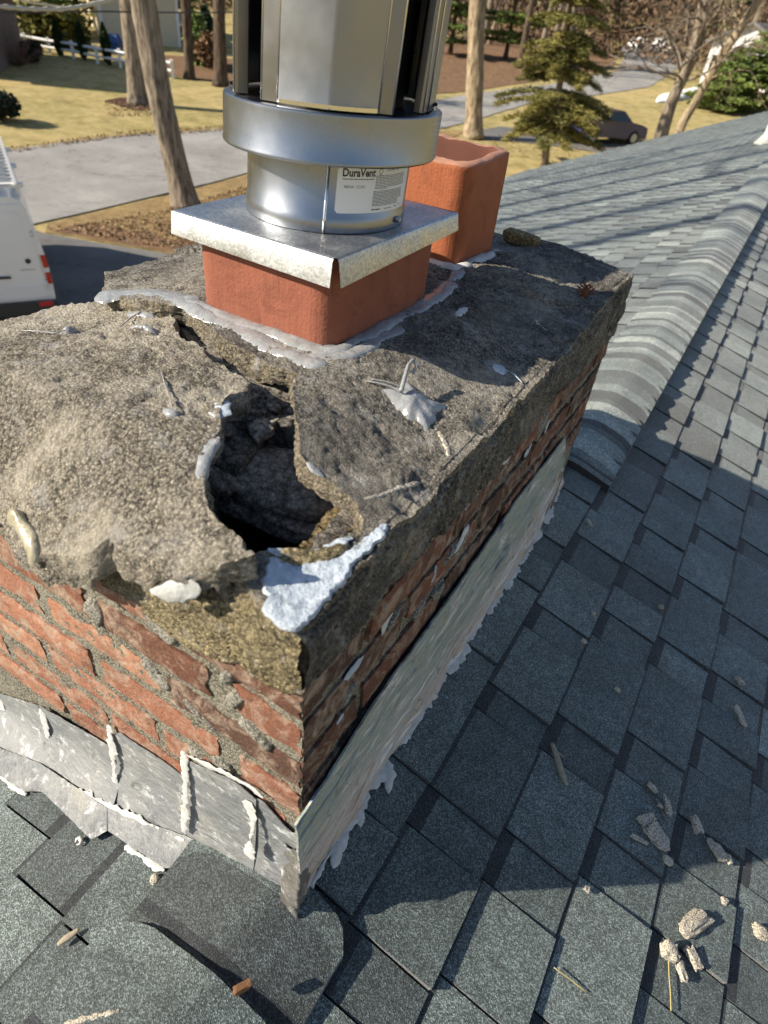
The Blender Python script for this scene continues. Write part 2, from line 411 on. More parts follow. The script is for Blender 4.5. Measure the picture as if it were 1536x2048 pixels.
for i, (side, k, u0, u1, a, b, tooth, rr) in enumerate(pieces):
    c = slope(side, (u0 + u1) / 2, (a + b) / 2, 0); px, py, dz = proj(c)
    if dz < .1 or not (-60 < px < 1596 and -20 < py < 2110) or hidden(c) or u1 < .12: continue
    q = [proj(slope(side, uu, vv, 0))[:2] for uu, vv in ((u0, a), (u1, a), (u1, b), (u0, b))]
    ar = abs(sum(q[j][0] * q[(j + 1) % 4][1] - q[(j + 1) % 4][0] * q[j][1] for j in range(4))) / 2
    rank.append((-ar, i))
rank.sort(); own = set(i for _, i in rank[:300])
def shingle(mb, side, k, u0, u1, a, b, tooth, rr, i):
    r = np.random.default_rng(i); th = r.uniform(.0105, .0135) if tooth else r.uniform(.0050, .0064)
    g = .0018 if b - a > .03 else 0
    j = lambda s=.0015: r.uniform(-s, s)
    ut = max(u0 - .014, 0) if k else 0; ub = min(u0 + (.026 if not tooth else .009) + j(), u1 - .02)
    c0 = .0010
    hb = lambda u: c0 + (th - c0) * (u - ut) / (u1 - ut)
    u1a, u1b = u1 + j(.002), u1 + j(.002); aa, bb = a + g, b - g
    lift = r.uniform(0, .0018) if tooth else 0
    vs = [slope(side, u, v, h) for u, v, h in ((ut, aa, c0), (ut, bb, c0), (ub, aa, hb(ub)), (ub, bb, hb(ub)), (u1a, aa, th + lift), (u1b, bb, th), (ut, aa, -.001), (ut, bb, -.001), (u1a, aa, -.001 + lift * .5), (u1b, bb, -.001))]
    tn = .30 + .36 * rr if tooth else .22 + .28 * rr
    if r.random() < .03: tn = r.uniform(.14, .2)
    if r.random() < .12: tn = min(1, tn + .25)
    fs = [(0, 1, 3, 2), (2, 3, 5, 4), (4, 5, 9, 8), (0, 2, 4, 8, 6), (1, 7, 9, 5, 3)]
    if side < 0: pass
    else: fs = [f[::-1] for f in fs]
    fs = [f[::-1] for f in fs]
    mb.add(vs, fs, 0, [0.02 if not tooth else .10, tn, tn * .25, tn * .25, tn * .25])  # tooth band paints in the butt's shadow line; gap band is printed granules
fields = {1: MB(), -1: MB()}
for i, p in enumerate(pieces):
    if i in own:
        m = MB(); shingle(m, *p, i); m.build('shingle', M_SHINGLE, house, False)
    else: shingle(fields[p[0]], *p, i)
for s_ in (1, -1): fields[s_].build('shingle_field', M_SHINGLE, house, False, kind='stuff')

def ridge_piece(v0, v1, xl, xr, raise_, th, tone, seed, half=0.022):
    r = np.random.default_rng(seed); n = 17; rows = []
    def z(x, h): return ZR - (math.sqrt((x - XR) ** 2 + half ** 2) - half) * TP + h
    m = MB(); ys = np.array([0, .17, .27, .55, .8, 1.0]); P = np.zeros((len(ys), n, 3)); ed = []
    for i, t in enumerate(ys):
        for q in range(n):
            s = -1 + 2 * q / (n - 1); x = XR + (xr if s > 0 else -xl) * s + (0 if s else 0)
            x = XR + (s * xr if s > 0 else s * xl)
            yy = v0 + (v1 - v0) * t - (.035 * abs(s) ** 7 if t > .5 else 0) * t
            P[i, q] = (x + r.uniform(-.0008, .0008), yy + r.uniform(-.001, .001), z(x, raise_ + th * (.15 + .85 * t)))
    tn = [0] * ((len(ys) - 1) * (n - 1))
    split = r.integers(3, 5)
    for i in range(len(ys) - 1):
        for q in range(n - 1): tn[i * (n - 1) + q] = tone[0] if i >= split else (.03 if i == 1 else tone[1])  # dark band just past each butt edge paints in its shadow line
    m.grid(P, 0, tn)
    for a in (P[-1], P[:, -1], P[:, 0][::-1], P[0][::-1]):
        L = len(a); low = np.array([(p[0], p[1], z(p[0], -.012)) for p in a]) if a is not P[-1] else np.array([(p[0], p[1] - .001, z(p[0], raise_ - .004)) for p in a])
        m.grid(np.stack([a, low]), 0, .06, flip=False)
    return m.build('ridge_shingle', M_SHINGLE, house, True, 40)
caps = []
v = 1.285; i = 0
tones = np.random.default_rng(5)
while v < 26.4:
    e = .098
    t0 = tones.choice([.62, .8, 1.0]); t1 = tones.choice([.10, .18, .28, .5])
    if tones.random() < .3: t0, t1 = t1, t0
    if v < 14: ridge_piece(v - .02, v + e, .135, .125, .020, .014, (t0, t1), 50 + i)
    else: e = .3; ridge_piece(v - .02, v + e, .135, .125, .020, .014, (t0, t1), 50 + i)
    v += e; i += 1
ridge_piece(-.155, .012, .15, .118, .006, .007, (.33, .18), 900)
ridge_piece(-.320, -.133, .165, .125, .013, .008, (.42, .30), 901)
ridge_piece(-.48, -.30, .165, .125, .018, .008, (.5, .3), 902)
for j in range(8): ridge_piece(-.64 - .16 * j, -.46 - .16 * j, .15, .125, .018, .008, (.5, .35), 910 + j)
# ------------------------------------------------------------------ the chimney
chim = thing('chimney', (-.35, .52, 0), 'crumbling red brick chimney with broken mortar crown and silver flashing', 'chimney')
def V3(x, y, z=None):
    z = np.zeros_like(x) if z is None else z
    return np.stack([x, y, z], 1)
def z_main(x, y):                               # top of the main crown
    x = np.asarray(x, float); y = np.asarray(y, float)
    z = .577 + .045 * sstep(0, 1, np.clip(-x / .20, 0, 1)) - .05 * sstep(.45, .75, -x)
    z = z - .012 * sstep(.12, .0, y) + .018 * sstep(.5, 1.0, y) * sstep(.28, .0, -x) - .018 * sstep(.75, 1.02, y) * sstep(.03, .25, -x)
    z = z - .013 * sstep(.05, .45, fnoise(V3(x * .3, y), 15, 3, 41)) * sstep(.035, .004, -x) * sstep(.05, .1, y)
    z = z + .003 * fnoise(V3(x, y), 11, 3, 3) + .0018 * fnoise(V3(x, y), 34, 4, 23) - .003 * sstep(.40, .6, fnoise(V3(x, y), 48, 2, 26))
    # older layer standing proud beyond a fracture line
    a, b = np.array([-.262, .70]), np.array([.0, .79])
    d = ((x - a[0]) * (a[1] - b[1]) + (y - a[1]) * (b[0] - a[0])) / np.hypot(*(b - a)) + .018 * fnoise(V3(x, y), 24, 4, 9)
    z = z + .007 * sstep(-.004, .006, d) - .006 * sstep(.05, .09, d) + .007 * sstep(.13, .137, d)
    return z
def z_slab(x, y):                               # top of the tilted broken slab
    x = np.asarray(x, float); y = np.asarray(y, float)
    wgt = np.clip((-x - .05) / .30, 0, 1)
    z = .618 - .055 * np.clip((-x - .3) / .4, 0, 1) ** 1.4
    s = np.clip((.075 - y) / .105, 0, 1.2); z = z - .098 * s ** 1.5 * wgt - .012 * s
    return z + .0035 * fnoise(V3(x, y), 9, 3, 21) + .0022 * fnoise(V3(x, y), 34, 4, 22) - .004 * sstep(.38, .6, fnoise(V3(x, y), 48, 2, 25))
def outline(pix, zf, extra=()):
    return [tuple(at_height(px, py, zf)[:2]) for px, py in pix] + list(extra)
def resample(poly, step, jit, seed, closed=True):
    r = np.random.default_rng(seed); P = [np.array(p) for p in poly]; out = []
    n = len(P)
    for i in range(n if closed else n - 1):
        a, b = P[i], P[(i + 1) % n]; L = np.hypot(*(b - a)); m = max(1, int(L / step))
        nr = np.array([-(b - a)[1], (b - a)[0]]) / max(L, 1e-6)
        for q in range(m):
            t = q / m; out.append(a + (b - a) * t)
    out = np.array(out); s = np.cumsum(np.r_[0, np.hypot(*np.diff(out, axis=0).T)])
    nrm = np.roll(out, -1, 0) - np.roll(out, 1, 0); nrm = np.stack([-nrm[:, 1], nrm[:, 0]], 1); nrm /= np.maximum(np.hypot(nrm[:, 0], nrm[:, 1]), 1e-6)[:, None]
    k = fnoise(np.stack([s, s * 0, s * 0], 1), 60, 3, seed) * jit * 1.6 + r.uniform(-.3, .3, len(s)) * jit
    return out + nrm * k[:, None]
def inside(pts, poly):
    x, y = pts[:, 0], pts[:, 1]; c = np.zeros(len(pts), bool); n = len(poly); j = n - 1
    for i in range(n):
        xi, yi = poly[i]; xj, yj = poly[j]
        cond = ((yi > y) != (yj > y)) & (x < (xj - xi) * (y - yi) / ((yj - yi) if yj != yi else 1e-12) + xi)
        c ^= cond; j = i
    return c
def slab(name, poly, zf, thick, step, mat, seed, rough=.0016, side_rough=.003, side_mat=None, parent=None, holes=(), jit=.0022, under=True, **props):
    """A thick plate of broken mortar: rough top following zf, ragged edge, rough side going down by thick(x, y)."""
    r = np.random.default_rng(seed); poly = np.asarray(poly)
    area = np.sum(poly[:, 0] * np.roll(poly[:, 1], -1) - np.roll(poly[:, 0], -1) * poly[:, 1])
    if area < 0: poly = poly[::-1]
    bd = resample(poly, step * 1.1, jit, seed)
    hb = [resample(h, step * 1.1, .001, seed + 5) for h in holes]
    lo, hi = bd.min(0), bd.max(0)
    gx, gy = np.meshgrid(np.arange(lo[0], hi[0], step), np.arange(lo[1], hi[1], step * .92))
    gx[::2] += step / 2
    g = np.stack([gx.ravel(), gy.ravel()], 1) + r.uniform(-.25, .25, (gx.size, 2)) * step
    g = g[inside(g, bd)]
    for h in hb: g = g[~inside(g, h)]
    # keep interior points away from the edges
    from mathutils.kdtree import KDTree
    allb = np.concatenate([bd] + hb); kd = KDTree(len(allb))
    for i, p in enumerate(allb): kd.insert((p[0], p[1], 0), i)
    kd.balance()
    g = np.array([p for p in g if kd.find((p[0], p[1], 0))[2] > step * .6])
    pts = np.concatenate([allb, g]); E, o = [], 0
    for L in [len(bd)] + [len(h) for h in hb]:
        E += [(o + i, o + (i + 1) % L) for i in range(L)]; o += L
    vo, eo, fo, ov, oe, of = delaunay_2d_cdt([Vector(map(float, p)) for p in pts], E, [], 1 if not hb else 5, 1e-7)
    xy = np.array([(p[0], p[1]) for p in vo])
    fo = [f for f in fo]
    if hb:
        cen = np.array([xy[list(f)].mean(0) for f in fo]); keep = inside(cen, bd)
        for h in hb: keep &= ~inside(cen, h)
        fo = [f for f, k in zip(fo, keep) if k]
    z = zf(xy[:, 0], xy[:, 1]); P3 = V3(xy[:, 0], xy[:, 1])
    z = z + rough * (r.uniform(-1, 1, len(z)) * .9 * (.45 + .9 * np.clip(.5 + fnoise(P3, 16, 3, seed + 8), 0, 1)) + fnoise(P3, 150, 2, seed) * .45)
    m = MB(); m.add(np.stack([xy[:, 0], xy[:, 1], z], 1), fo, 0, .5)
    # sides, from the boundary edges of the triangulation (outer loop and holes)
    ec = {}
    for f in fo:
        for a, b in zip(f, list(f[1:]) + [f[0]]):
            ec[(a, b)] = ec.get((a, b), 0) + 1
    bedges = [(a, b) for (a, b) in ec if (b, a) not in ec]
    nx = {a: b for a, b in bedges}; seen = set()
    for a0 in list(nx):
        if a0 in seen: continue
        loop = []; a = a0
        while a not in seen and a in nx: seen.add(a); loop.append(a); a = nx[a]
        if len(loop) < 3: continue
        L = xy[loop]; tz = z[loop]; T = np.array([thick(p[0], p[1]) for p in L])
        nr = np.roll(L, -1, 0) - np.roll(L, 1, 0); nr = np.stack([nr[:, 1], -nr[:, 0]], 1); nr /= np.maximum(np.hypot(*nr.T), 1e-6)[:, None]
        rows = max(3, int(T.max() / (step * 1.3))); G = []
        for q in range(rows + 1):
            t = q / rows; zz = tz - T * t
            pz = np.stack([L[:, 0], L[:, 1], zz], 1)
            k = side_rough * (fnoise(pz, 38, 3, seed + 2) * 2.0 + r.uniform(-.5, .5, len(L))) * min(1, t * 4)
            off = k + .0018 * math.sin(t * math.pi)
            G.append(np.stack([L[:, 0] + nr[:, 0] * off, L[:, 1] + nr[:, 1] * off, zz], 1))
        G = np.array(G); m.grid(G, 1, .5, flip=True, wrap=True)
    return m.build(name, [mat, side_mat or mat], parent, True, **props)

M_CRSIDE = make_concrete('broken crown mortar', (0.09, 0.075, 0.05), (0.32, 0.27, 0.19), (0.50, 0.43, 0.32), 0.25, 0.25, 280)
FZ = .615                                        # where the flues leave the crown
# --- outline of the main crown, photograph pixels along its broken inner edge
inner = [(205, 588), (262, 596), (318, 606), (372, 612), (400, 628), (430, 664), (470, 688), (520, 722), (562, 738), (600, 746), (584, 772), (590, 800), (588, 826), (602, 862), (598, 898), (612, 922),
         (640, 946), (668, 966), (694, 988), (712, 1006), (722, 1024), (731, 1040), (722, 1062), (704, 1080), (664, 1094), (628, 1106), (590, 1108), (548, 1100), (528, 1096), (505, 1104), (486, 1122), (470, 1138), (460, 1160)]
main_poly = outline(inner, z_main, [(-.088, -.004), (-.04, -.004), (.004, -.004), (.006, .10), (.004, .3), (.006, .55), (.004, .8), (.005, CHY), (-.2, CHY + .004), (-.45, CHY), (CHX, CHY + .003), (CHX, .7), (CHX - .003, .40)])
def th_main(x, y):
    if x > -.02 or y > CHY - .03 or x < CHX + .03: return .088 + .008 * math.sin(x * 40 + y * 23)
    if y < .02: return .05
    return .034 + .012 * math.sin(37 * x + 51 * y)
slab('crown_slab', main_poly, z_main, th_main, .0040, M_CROWN, 31, .0015, .0032, M_CRSIDE, chim)
lipn = [(-60, 662), (0, 642), (60, 630), (110, 613), (190, 604), (250, 603), (300, 612), (338, 628), (352, 642), (346, 656), (362, 676), (395, 688), (425, 722), (462, 742), (492, 756), (501, 768), (494, 782), (452, 798), (438, 826),
        (440, 852), (420, 892), (404, 918), (402, 942), (412, 982), (424, 1018), (446, 1046), (472, 1066), (486, 1082), (484, 1096)]
lip_xy = [(-.054, .004), (-.075, -.018), (-.10, -.026), (-.14, -.030), (-.185, -.026), (-.20, -.018), (-.215, -.034), (-.25, -.042), (-.29, -.044), (-.33, -.040), (-.37, -.030), (-.39, -.018), (-.43, -.026), (-.48, -.030), (-.56, -.026), (-.64, -.02), (CHX - .01, -.012), (CHX - .012, .15)]
slab_poly = outline(lipn, z_slab, lip_xy)
def th_slab(x, y):
    t = .034 + .010 * math.sin(x * 31 + 1) * math.cos(y * 27)
    if -.30 < x < -.22 and y < .02: t += .012
    return t
slab('crown_slab', slab_poly, z_slab, th_slab, .0040, M_SLAB, 47, .0017, .0034, M_SLAB, chim, label='loose tilted crown slab of coarse pebbly mortar')

# --- the fill seen through the break: a bed of soot and rubble with a deep hollow
bx, by = np.meshgrid(np.linspace(CHX + .03, -.028, 112), np.linspace(.026, .62, 100))
P3 = V3(bx.ravel(), by.ravel())
h1 = atZ(552, 1012, .50); h2 = atZ(600, 905, .50)
dh = np.hypot((bx - h1[0]) / 1.15, (by - h1[1])).ravel()
hole = np.array([tuple(atZ(px, py, .56)[:2]) for px, py in ((404, 960), (428, 905), (470, 872), (540, 858), (606, 880), (648, 950), (690, 1000), (656, 1050), (610, 1098), (560, 1130), (500, 1130), (430, 1050))])
def seg_dist(P, poly):
    d = np.full(len(P), 9.0)
    for a, b in zip(poly, np.roll(poly, -1, 0)):
        t = np.clip(((P - a) @ (b - a)) / ((b - a) @ (b - a)), 0, 1); d = np.minimum(d, np.hypot(*(P - a - t[:, None] * (b - a)).T))
    return d
sd = seg_dist(P3[:, :2], hole) * np.where(inside(P3[:, :2], hole), 1, -1) + .010 * fnoise(P3, 34, 3, 4)
bz = .568 + .034 * sstep(.0, .085, -sd) - .34 * sstep(-.002, .045, sd) + .012 * fnoise(P3, 22, 4, 5) + .006 * fnoise(P3, 80, 3, 6)
bz = np.minimum(np.minimum(bz, z_main(P3[:, 0], P3[:, 1]) - .030), z_slab(P3[:, 0], P3[:, 1]) - .020)
bz = bz - .03 * sstep(.36, .46, -P3[:, 0]) - .05 * sstep(.45, .6, -P3[:, 0]) - .05 * sstep(.16, .06, P3[:, 1]) * sstep(.2, .28, -P3[:, 0])
bed = MB(); bed.grid(np.stack([bx, by, bz.reshape(bx.shape)], -1)); nb = bx.shape[1]
for k, f in enumerate(bed.f): bed.m[k] = int(np.mean(sd[f]) < .004 and P3[f[0], 1] > .13)
bed.build('rubble_bed', [M_BED, M_GULLY], chim)
def rock(mb, c, d, seed, rz=0, tilt=(0, 0), n=14, rough=.12):
    r = np.random.default_rng(seed); bm = bmesh.new(); bmesh.ops.create_icosphere(bm, subdivisions=3, radius=1)
    P = np.array([v.co[:] for v in bm.verts]); F = [[v.index for v in f.verts] for f in bm.faces]; bm.free()
    q = np.sign(P) * np.abs(P) ** .48
    q = q * (1 + rough * fnoise(P + seed, 1.6, 3, seed)[:, None] * 1.4 + rough * .35 * fnoise(P + seed, 6, 2, seed)[:, None])
    q = q * (np.array(d) / 2)
    M = Matrix.Rotation(rz, 3, 'Z') @ Matrix.Rotation(tilt[0], 3, 'X') @ Matrix.Rotation(tilt[1], 3, 'Y')
    q = q @ np.array(M).T + np.array(c); mb.add(q, F)
cA = atZ(592, 972, .535)
mb = MB(); rock(mb, cA, (.13, .085, .036), 3, .5, (.25, .1)); mb.build('rubble_chunk', M_GULLY, chim, label='big sooty mortar lump in the hole')
mb = MB(); c = atZ(462, 925, .545); rock(mb, c, (.05, .07, .06), 4, .2, (.0, .3)); mb.build('rubble_chunk', M_BED, chim)
mb = MB(); c = atZ(570, 1046, .495); mb.hexa([tuple(np.array(c) + np.array(q)) for q in ((-.085, -.012, -.016), (.06, .018, -.02), (.05, .05, -.02), (-.09, .03, -.016), (-.085, -.01, .012), (.058, .016, .010), (.05, .045, .012), (-.09, .03, .014))])
mb.build('hidden_brick', M_GULLY, chim, label='sooty brick lying inside the hole')
for i_, (px, py, k_) in enumerate(((470, 770, .022), (512, 790, .030), (548, 812, .026), (500, 830, .034), (540, 846, .022), (470, 822, .024), (566, 790, .018), (530, 770, .020), (452, 856, .026), (574, 842, .026), (430, 740, .018), (520, 858, .030))):
    mb = MB(); rock(mb, atZ(px, py, .583), (k_, k_ * .7, k_ * .35), 560 + i_, i_ * 1.1, (.2, .15), rough=.3); mb.build('rubble_chunk', M_GULLY, chim)
for i_, (px, py, zz, d_, rz, tl) in enumerate(((560, 948, .530, (.13, .06, .016), -.35, (.18, .05)), (548, 1030, .512, (.14, .045, .018), .15, (-.12, .10)), (455, 945, .548, (.05, .06, .02), .4, (.1, .4)), (618, 1000, .520, (.06, .05, .014), .7, (.25, -.1)))):
    mb = MB(); rock(mb, atZ(px, py, zz), d_, 580 + i_, rz, tl, rough=.22); mb.build('broken_plate', M_GULLY, chim)
mb = MB(); c = atZ(508, 922, .535); rock(mb, c, (.030, .016, .010), 6, .9, (.1, .3)); mb.build('rubble_chunk', M_BED, chim)
# sandy shoulder left of the corner inside the hole
sh = outline([(598, 1104), (622, 1072), (652, 1046), (676, 1022), (700, 1006), (722, 1026), (731, 1042), (712, 1070), (672, 1090), (636, 1103)], lambda x, y: np.full(len(x), .545))
def z_sh(x, y): return .551 + .010 * fnoise(V3(x, y), 60, 3, 8) + .004 * fnoise(V3(x, y), 170, 2, 9)
M_SAND = make_concrete('crumbled yellow mortar', (0.10, 0.07, 0.03), (0.34, 0.25, 0.12), (0.55, 0.44, 0.26), 0.2, 0.0, 260, 1.0)
slab('mortar_crumble', sh, z_sh, lambda x, y: .05, .004, M_SAND, 77, .0022, .004, M_SAND, chim)
# pale mortar bench under the front of the flue, facing the gully
bench = outline([(352, 640), (395, 634), (440, 672), (500, 706), (560, 736), (600, 750), (592, 776), (562, 760), (520, 742), (470, 712), (440, 706), (400, 690), (365, 664)], lambda x, y: np.full(len(x), .59))
M_BENCH = make_concrete('pale pink bedding mortar', (0.20, 0.16, 0.12), (0.40, 0.33, 0.25), (0.50, 0.43, 0.34), 0.2, 0.0, 300, 0.8)
slab('bedding_mortar', bench, lambda x, y: .586 + .006 * fnoise(V3(x, y), 40, 3, 12), lambda x, y: .045, .0045, M_BENCH, 78, .0018, .004, M_BENCH, chim)

# --- brick core and joints
cy, cz = np.meshgrid(np.arange(CHX, .0005, .005), np.arange(-.30, .50, .005), indexing='ij')
q = V3(cy.ravel(), np.zeros(cy.size), cz.ravel())
joint = MB()
dl = .0002 + .0024 * fnoise(q, 60, 3, 2) + .0010 * rng.uniform(-1, 1, len(q))
joint.grid(np.stack([cy, dl.reshape(cy.shape), cz], -1), flip=False)
yy, zz = np.meshgrid(np.arange(0.0, CHY + .001, .008), np.arange(-.12, .50, .007), indexing='ij')
q = V3(np.zeros(yy.size), yy.ravel(), zz.ravel()); dr = -.0030 + .0024 * fnoise(q, 60, 3, 5) + .001 * rng.uniform(-1, 1, len(q))
joint.grid(np.stack([dr.reshape(yy.shape), yy, zz], -1), flip=False)
joint.add([(CHX, 0, -.5), (CHX, CHY, -.5), (CHX, CHY, .5), (CHX, 0, .5), (0, CHY, -.2), (0, CHY, .5)], [(0, 3, 2, 1), (1, 2, 5, 4)])
joint.build('mortar_joints', M_MORTAR, chim)
def brick_face(m, face, a0, a1, z0, z1, proud, seed, tone, depth=.03, chip=.0042):
    """One weathered brick face with rounded, chipped arrises; a runs along x (face 'front') or y (face 'side')."""
    r = np.random.default_rng(seed); n, k = max(6, int((a1 - a0) / .011)), 7
    s = np.linspace(0, 1, n); t = np.linspace(0, 1, k); A, T = np.meshgrid(s, t, indexing='ij')
    e = np.minimum(np.minimum(A, 1 - A) * (a1 - a0), np.minimum(T, 1 - T) * (z1 - z0))
    pa = a0 + (a1 - a0) * A; pz = z0 + (z1 - z0) * T
    Q = V3(pa.ravel(), np.full(pa.size, seed * .37), pz.ravel())
    nz = fnoise(Q, 45, 3, seed).reshape(A.shape); nb = fnoise(Q, 130, 2, seed + 3).reshape(A.shape)
    ed = (e < 1e-6)
    inw = np.where(ed, np.abs(fnoise(Q, 55, 2, seed + 7).reshape(A.shape)) * chip * 2.6, 0)
    pa = pa + np.where((A == 0), inw, 0) - np.where((A == 1), inw, 0); pz = pz + np.where(T == 0, inw, 0) - np.where(T == 1, inw, 0)
    out = proud * np.where(ed, .55, 1) + .0020 * nz + .0014 * nb
    deep = lambda o: -o if face == 'front' else o
    P = np.stack([pa, deep(out), pz], -1) if face == 'front' else np.stack([deep(out), pa, pz], -1)
    m.grid(P, 0, tone, flip=(face != 'side'))
    rim = np.concatenate([P[:, 0], P[-1, 1:], P[::-1, -1][1:], P[0, ::-1][1:-1]])
    back = rim.copy(); back[:, 1 if face == 'front' else 0] = depth if face == 'front' else -depth
    m.grid(np.stack([rim, back]), 0, tone * .8, flip=(face != 'front'), wrap=True)
BZ = [.432, .3655, .298, .2305, .163, .0955, .028, -.0395]; BH = .0515
front = {0: [(-.70, -.62), (-.61, -.405), (-.395, -.19), (-.18, .002)],
         1: [(-.70, -.525), (-.515, -.308), (-.283, -.118), (-.088, .002)],
         2: [(-.70, -.625), (-.613, -.417), (-.398, -.205), (-.192, .002)],
         3: [(-.70, -.555), (-.545, -.338), (-.322, -.118), (-.088, .001)],
         4: [(-.70, -.665), (-.655, -.458), (-.445, -.232), (-.222, -.02)],
         5: [(-.70, -.575), (-.56, -.345), (-.335, -.12)],
         6: [(-.70, -.46), (-.45, -.24)]}
tone_f = {(0, 3): .30, (1, 2): .33, (1, 3): .52, (2, 3): .16, (3, 2): .72, (3, 3): .55, (2, 2): .93, (1, 1): .55, (2, 1): .82, (3, 1): .85, (4, 1): .97, (4, 2): .80, (5, 0): .86, (5, 1): .72, (6, 0): .85, (3, 0): .8}
side_rows = {0: [(0, .10), (.11, .31), (.32, .52), (.53, .73), (.74, .94), (.95, 1.035)], 1: [(0, .20), (.21, .41), (.425, .62), (.63, .83), (.84, 1.035)],
             2: [(0, .105), (.115, .315), (.325, .52), (.535, .73), (.74, .94), (.95, 1.035)], 3: [(0, .20), (.21, .41), (.42, .62), (.63, .825), (.835, 1.035)],
             4: [(0, .1), (.11, .31), (.32, .52), (.53, .73), (.74, .94)]}
corner = {}
for rI, spans in front.items():
    for j, (a, b) in enumerate(spans):
        m = MB(); t = tone_f.get((rI, j), .55 + .4 * ((rI * 7 + j * 3) % 5) / 5); rb = np.random.default_rng(rI * 31 + j); dz0, dz1 = rb.uniform(-.003, .002), rb.uniform(-.003, .003)
        brick_face(m, 'front', a, b, BZ[rI] + dz0, BZ[rI] + BH + dz1, rb.uniform(.0005, .0065), 100 + rI * 10 + j, t)
        if b > -.005 and rI in side_rows:
            y0, y1 = side_rows[rI][0]; brick_face(m, 'side', y0 - .001, y1, BZ[rI], BZ[rI] + BH, .002, 300 + rI, .08 + .08 * (rI % 3))  # side face toned darker: dirt plus its shade put into the colour
        m.build('brick', M_BRICK, chim)
for rI, spans in side_rows.items():
    for j, (a, b) in enumerate(spans):
        if j == 0 and rI < 4: continue
        m = MB(); brick_face(m, 'side', a, b, BZ[rI], BZ[rI] + BH, .001 + .004 * ((rI * 5 + j * 3) % 4) / 3, 400 + rI * 10 + j, (.08, .38, .22, .46, .15, .34)[(rI * 2 + j) % 6])  # side bricks toned darker: dirt, with the face's shade painted in
        m.build('brick', M_BRICK, chim)
# pale mortar lumps bulging from joints
lump = 0
M_LUMP = make_concrete('pale mortar lump', (0.20, 0.19, 0.16), (0.38, 0.36, 0.30), (0.56, 0.54, 0.47), 0.4, 0.0, 320, 0.9)
for (px, py, dx, dz) in ((188, 1222, .030, .045), (312, 1246, .050, .022), (332, 1268, .030, .026), (322, 1362, .030, .022), (300, 1335, .03, .014), (512, 1468, .045, .014), (470, 1398, .018, .03), (455, 1352, .014, .032), (404, 1432, .06, .008), (445, 1530, .030, .030), (400, 1520, .045, .026)):
    p = atY(px, py, -.002); m = MB(); rock(m, (p[0], .004, p[2]), (dx, .020, dz), 500 + lump, 0, (0, .45), rough=.2)
    m.build('mortar_lump', M_LUMP, chim); lump += 1
for (px, py, dy, dz) in ((1085, 850, .05, .045), (880, 1180, .03, .03), (925, 1085, .05, .012), (790, 1235, .04, .010), (765, 1215, .012, .03), (700, 1385, .03, .012), (1005, 940, .04, .01), (900, 1110, .035, .012), (840, 1220, .03, .02)):
    p = atX(px, py, .003); m = MB(); rock(m, (-.003, p[1], p[2]), (.016, dy, dz), 530 + lump, 0, (.5, 0), rough=.25)
    m.build('mortar_lump', M_LUMP, chim); lump += 1

# --- parging that runs down over the top courses at the near corner
par = [atY(px, py, -.004) for px, py in ((200, 1160), (235, 1190), (271, 1212), (300, 1240), (333, 1260), (370, 1286), (402, 1304), (440, 1322), (476, 1334), (510, 1352), (545, 1372), (578, 1392))]
low = [(p[0], p[2]) for p in par] + [(.006, .478)]
def par_low(x):
    xs = [q[0] for q in low]; return np.interp(x, xs, [q[1] for q in low])
xs = np.arange(-.262, .0065, .0034); rows = 40; G = np.zeros((rows, len(xs), 3))
for i in range(rows):
    t = i / (rows - 1)
    zt = np.where(xs < -.08, .545 + .02 * (xs + .08), .566); zl = par_low(xs) + .003 * vnoise(V3(xs, xs * 0), 160, 3)
    zz_ = zt + (zl - zt) * t; Q = V3(xs, np.zeros(len(xs)), zz_)
    o = .014 * (1 - .5 * t) + .0045 * fnoise(Q, 42, 3, 15) + .0016 * rng.uniform(-1, 1, len(xs)); o = np.where(t > .97, .0, o); o = o - .012 * max(0, 1 - t * 9)
    G[i] = np.stack([xs, -o, zz_], 1)
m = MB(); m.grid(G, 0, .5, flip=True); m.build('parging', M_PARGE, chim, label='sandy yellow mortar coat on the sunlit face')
ys = np.arange(-.012, CHY, .005); rows = 22; G = np.zeros((rows, len(ys), 3))
for i in range(rows):
    t = i / (rows - 1); Q0 = V3(np.zeros(len(ys)), ys)
    zt = z_main(np.full(len(ys), -.002), ys) + .0015; zl = .494 + .022 * fnoise(Q0, 9, 4, 18) + .004 * vnoise(Q0, 90, 4)
    zz_ = zt + (zl - zt) * t; Q = V3(np.zeros(len(ys)), ys, zz_)
    o = .010 + .006 * fnoise(Q, 30, 3, 19) + .0018 * rng.uniform(-1, 1, len(ys)); o = np.where(t > .97, -.004, o); o = o * (1 - .9 * max(0, 1 - t * 7)) - .006 * max(0, 1 - t * 9)
    G[i] = np.stack([o, ys, zz_], 1)
m = MB(); m.grid(G, 0, .5, flip=False); m.build('parging', M_PARGE2, chim, label='grey mortar coat on the shaded face')

